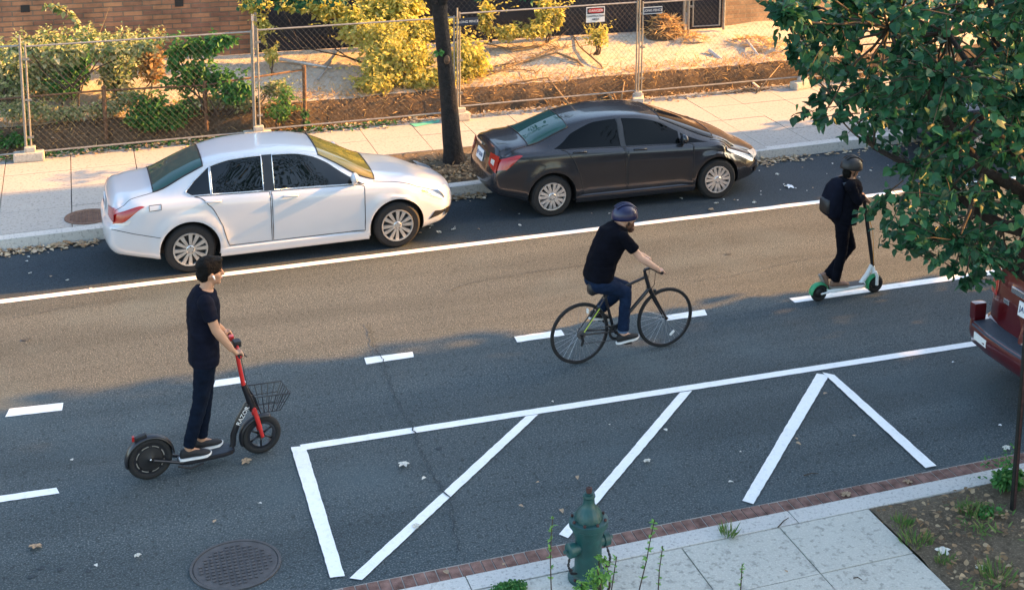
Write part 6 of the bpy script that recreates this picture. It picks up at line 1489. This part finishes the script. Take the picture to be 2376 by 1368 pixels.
for a, rr, ll in ((R(192), .062, .185), (R(12), .060, .185)):
    W = M4.Translation((0, 0, zc)) @ M4.Rotation(a, 4, 'Z') @ M4.Rotation(R(90), 4, 'Y')
    g = MB(); g.lathe([(rr*.85, .08), (rr*.85, ll-.05), (rr*1.02, ll-.045), (rr*1.02, ll+.005), (rr*.8, ll+.015), (.001, ll+.018)], 24, W); cp = g.build('nozzle_cap', A['hyd'], hyd, smooth=True, ang=35)
    g = MB(); g.lathe([(.018, ll+.012), (.017, ll+.05), (.001, ll+.052)], 5, W); g.build('cap_nut', A['hyd'], cp)
    if abs(cos(a)) > .5:
        s_ = 1 if cos(a) > 0 else -1; g = MB(); P = [V((s_*(ll-.02), -.01, zc-rr)), V((s_*(ll+.0), -.03, zc-.14)), V((s_*(ll-.02), -.05, zc-.20)), V((s_*.125, -.05, zc-.21))]
        for x_, y_ in zip(P[:-1], P[1:]):
            for q in range(5):
                c_ = x_.lerp(y_, (q+.5)/5); W2 = M4.Translation(c_) @ (y_-x_).to_track_quat('X', 'Z').to_matrix().to_4x4() @ M4.Rotation(R(90)*(q % 2), 4, 'X')
                g.tube([W2 @ V((.016*cos(t2), .009*sin(t2), 0)) for t2 in [2*pi*i/10 for i in range(10)]], .0035, 5, closed=True)
        g.build('chain', A['signk'], hyd)
# ------------------------------------------------------------------ covers
def cover(label, c, r, m, z, sq):
    t = thing('manhole_cover', label, 'manhole cover', (c.x, c.y, z)); g = MB()
    g.lathe([(r*1.07, -.05), (r*1.07, .004), (r*1.005, .005), (r*1.0, -.004)], 48, cap=False); g.build('rim', A[m], t, smooth=True, ang=35)
    g = MB(); g.lathe([(.001, .0), (r*.985, .0), (r*.985, -.05)], 48, cap=False)
    s_ = r*sq
    for i in range(-9, 10):
        for j in range(-9, 10):
            x, y = i*s_, j*s_
            if x*x+y*y < (r*.84)**2: g.box((x, y, .003), (s_*.55, s_*.55, .012))
    g.build('lid', A[m], t); return t
cover('round iron manhole cover with square studs at the bottom left of the road', at(547, 1311), .355, 'iron', .010, .135)
cover('rusty manhole cover in the far pavement edge behind the white car', at(205, 503, .17), .30, 'iron2', .178, .13)
# teal chalk mark on the far pavement
q = [at(950, 287, .18), at(1022, 277, .18), at(1018, 284, .18), at(965, 294, .18)]; g = MB(); g.add([(v.x, v.y, .1785) for v in q], [(0, 1, 2, 3)]); struct(g.build('chalk_mark', A['teal']))
# dark sign post at the right
b = at(2350, 1178, .13); t = thing('sign_post', 'dark steel post standing in the soil bed at the right edge', 'post', (b.x, b.y, .13)); g = MB()
g.loft([(V((0, 0, -.1)), V((.024, 0, 0)), V((0, .02, 0))), (V((.01, 0, 2.6)), V((.024, 0, 0)), V((0, .016, 0)))], 12, 6); g.build('post', A['post'], t)
g = MB(); g.box((.004, -.019, 1.2), (.022, .008, 2.4)); g.build('channel', A['hydn'], t)
# no parking sign behind the leaves
q = aty(2106, 6, 20.6); t = thing('parking_sign', 'red and white no parking sign behind the leaves at the top right', 'sign', (q.x, 20.9, .17)); zz = q.z-.17
g = MB(); g.tube([(0, .02, 0), (0, .02, zz+.6)], .025, 8); g.build('post', A['post'], t)
g = MB(); g.box((0, -.02, zz+.02), (.33, .008, .5)); sb = g.build('board', A['signw'], t)
g = MB(); g.box((0, -.027, zz+.10), (.32, .008, .24)); g.build('red_field', A['signr'], sb)
text_part('NO', .13, M4.Translation((0, -.033, zz+.15)) @ XZ, A['signw'], sb, 'lettering'); text_part('PARKING', .055, M4.Translation((0, -.033, zz+.05)) @ XZ, A['signw'], sb, 'lettering')
# ------------------------------------------------------------------ loose leaves and litter, one by one
def lobed(s, m):
    g = MB(); n = 20; vs = []
    for i in range(n):
        a = 2*pi*i/n; r = s*(.55+.45*abs(cos(2.5*a)))*U(.8, 1.1); vs.append((r*cos(a), r*sin(a), .006+.016*abs(sin(a*2.5+U(-.4, .4)))))
    g.add(vs+[(0, 0, .004)], [(i, (i+1) % n, n) for i in range(n)]); me = g.mesh('leaf', [A[m]], False, fixn=False); return me
def oval(s, m):
    g = MB(); leaf(g, V((0, 0, .006)), V((1, 0, .12)), V((0, 0, 1)), s*1.6, s*1.1, True, .5); return g.mesh('leaf', [A[m]], False, fixn=False)
singles = [(83, 1269, .060, 'dry', 'orange maple leaf on the road at the bottom left'), (571, 1071, .058, 'dry', 'orange leaf on the road below the red scooter front wheel'), (937, 1078, .06, 'dryp', 'pale lobed leaf inside the hatched area, left of the first diagonal'),
  (1203, 1172, .035, 'dry', 'small orange leaf on the road left of the hydrant'), (1339, 1104, .035, 'dry', 'orange leaf on the road just above the hydrant top'), (1301, 1181, .04, 'dry', 'curled leaf on the road beside the hydrant dome'),
  (495, 1213, .03, 'dry', 'small leaf on the road above the manhole cover'), (1846, 1027, .04, 'dry', 'leaf beside the middle of the third hatch stripe'), (1911, 915, .035, 'dry', 'leaf on the top of the third hatch stripe'), (1985, 1012, .025, 'dry', 'small brown leaf right of the third hatch stripe'),
  (1040, 1332, .045, 'dry', 'dry leaf on the brick gutter at the bottom'), (1167, 1312, .028, 'dry', 'pale leaf on the brick gutter left of the hydrant'), (1963, 1148, .06, 'dry', 'large brown leaf lying on the brick gutter near the soil bed'), (2106, 1119, .05, 'dry', 'brown leaf on the brick gutter further right'),
  (1548, 1000, .035, 'dryp', 'pale leaf on the road beside the second hatch stripe'), (1690, 1119, .035, 'dryp', 'pale leaf on the road between second and third hatch stripes'), (1280, 931, .022, 'dryp', 'pale leaf touching the long parking line'),
  (1832, 434, .085, 'paper', 'largest white paper scrap on the parking lane ahead of the grey sedan'), (2188, 1280, .07, 'dryp', 'pale curled leaf at the edge of the soil bed'), (2275, 1318, .06, 'dryp', 'pale leaf in the middle of the soil bed'), (1828, 1328, .022, 'dry', 'tiny yellow leaf on the near pavement slab'),
  (2335, 1040, .05, 'dryp', 'pale leaf on the road left of the dark post'), (2215, 840, .03, 'paper', 'white scrap on the road left of the red wagon bumper'), (2325, 988, .03, 'paper', 'white scrap on the road above the pale leaf at right'), (1650, 487, .05, 'dry', 'cream leaf on the edge line before the grey sedan')]
for u, v, s_, m, lab in singles:
    z = .13+.006 if v > 1200 and u > 1650 else (.012 if v < 1300 or u < 900 else .02)
    q = at(u, v, z); o = link('fallen_leaf' if m != 'paper' else 'paper_scrap', lobed(s_, m) if s_ > .045 else oval(s_, m)); o.location = q; o.rotation_euler = (U(-.2, .2), U(-.2, .2), U(0, 6.2)); tag(o, lab, 'leaf' if m != 'paper' else 'litter')
proto = [oval(.034, 'dryp'), oval(.028, 'dryp'), lobed(.04, 'dryp'), oval(.03, 'dry')]
def sprinkle(label, group, boxes, n):
    k = 0
    while k < n:
        u0, v0, u1, v1 = rnd.choice(boxes); q = at(U(u0, u1), U(v0, v1), .012)
        o = link('fallen_leaf', rnd.choice(proto)); o.location = q; o.rotation_euler = (U(-.25, .25), U(-.25, .25), U(0, 6.2)); o.scale = (U(.6, 1.2),)*3; tag(o, label, 'leaf', group); k += 1
sprinkle('small pale leaf scrap lying on the dark parking lane ahead of the grey sedan', 'pale scraps on the parking lane', [(1760, 385, 1900, 450), (1560, 460, 1760, 480), (1900, 380, 2060, 440), (1740, 430, 1860, 455)], 26)
sprinkle('small pale leaf scrap lying on the dark parking lane between the two cars', 'pale scraps between the cars', [(1080, 480, 1280, 535), (960, 500, 1080, 545), (1300, 490, 1480, 505)], 14)
sprinkle('small pale leaf scrap on the dark parking lane left of the white car', 'pale scraps left of the white car', [(40, 590, 250, 650), (120, 640, 220, 672)], 6)
sprinkle('tiny pale scrap lying inside the hatched parking bay', 'tiny scraps in the hatched bay', [(900, 1010, 1300, 1250), (1400, 960, 1700, 1150), (1500, 980, 2000, 1060)], 7)
sprinkle('tiny pale scrap lying on the shaded road at left', 'tiny scraps on the road at left', [(150, 1000, 640, 1200), (0, 1180, 440, 1360)], 4)
tw = [('thin bare twig lying on the brick kerb near the soil bed joint', [(1805, 1222), (1830, 1200)], .13), ('dark twig on the road between the third stripe and the kerb', [(1865, 1102), (1900, 1098)], .0), ('fine twig lying on the near pavement slab at right', [(1980, 1340), (2000, 1344)], .13)]
for lab, P, z in tw:
    a, b = at(*P[0], z+.012), at(*P[1], z+.012); t = thing('twig', lab, 'twig', a); g = MB(); c_ = (b-a); g.tube([V((0, 0, 0)), c_*.5+V((.01, .015, .004)), c_], [.006, .005, .003], 5); g.build('stem', A['twig'], t)
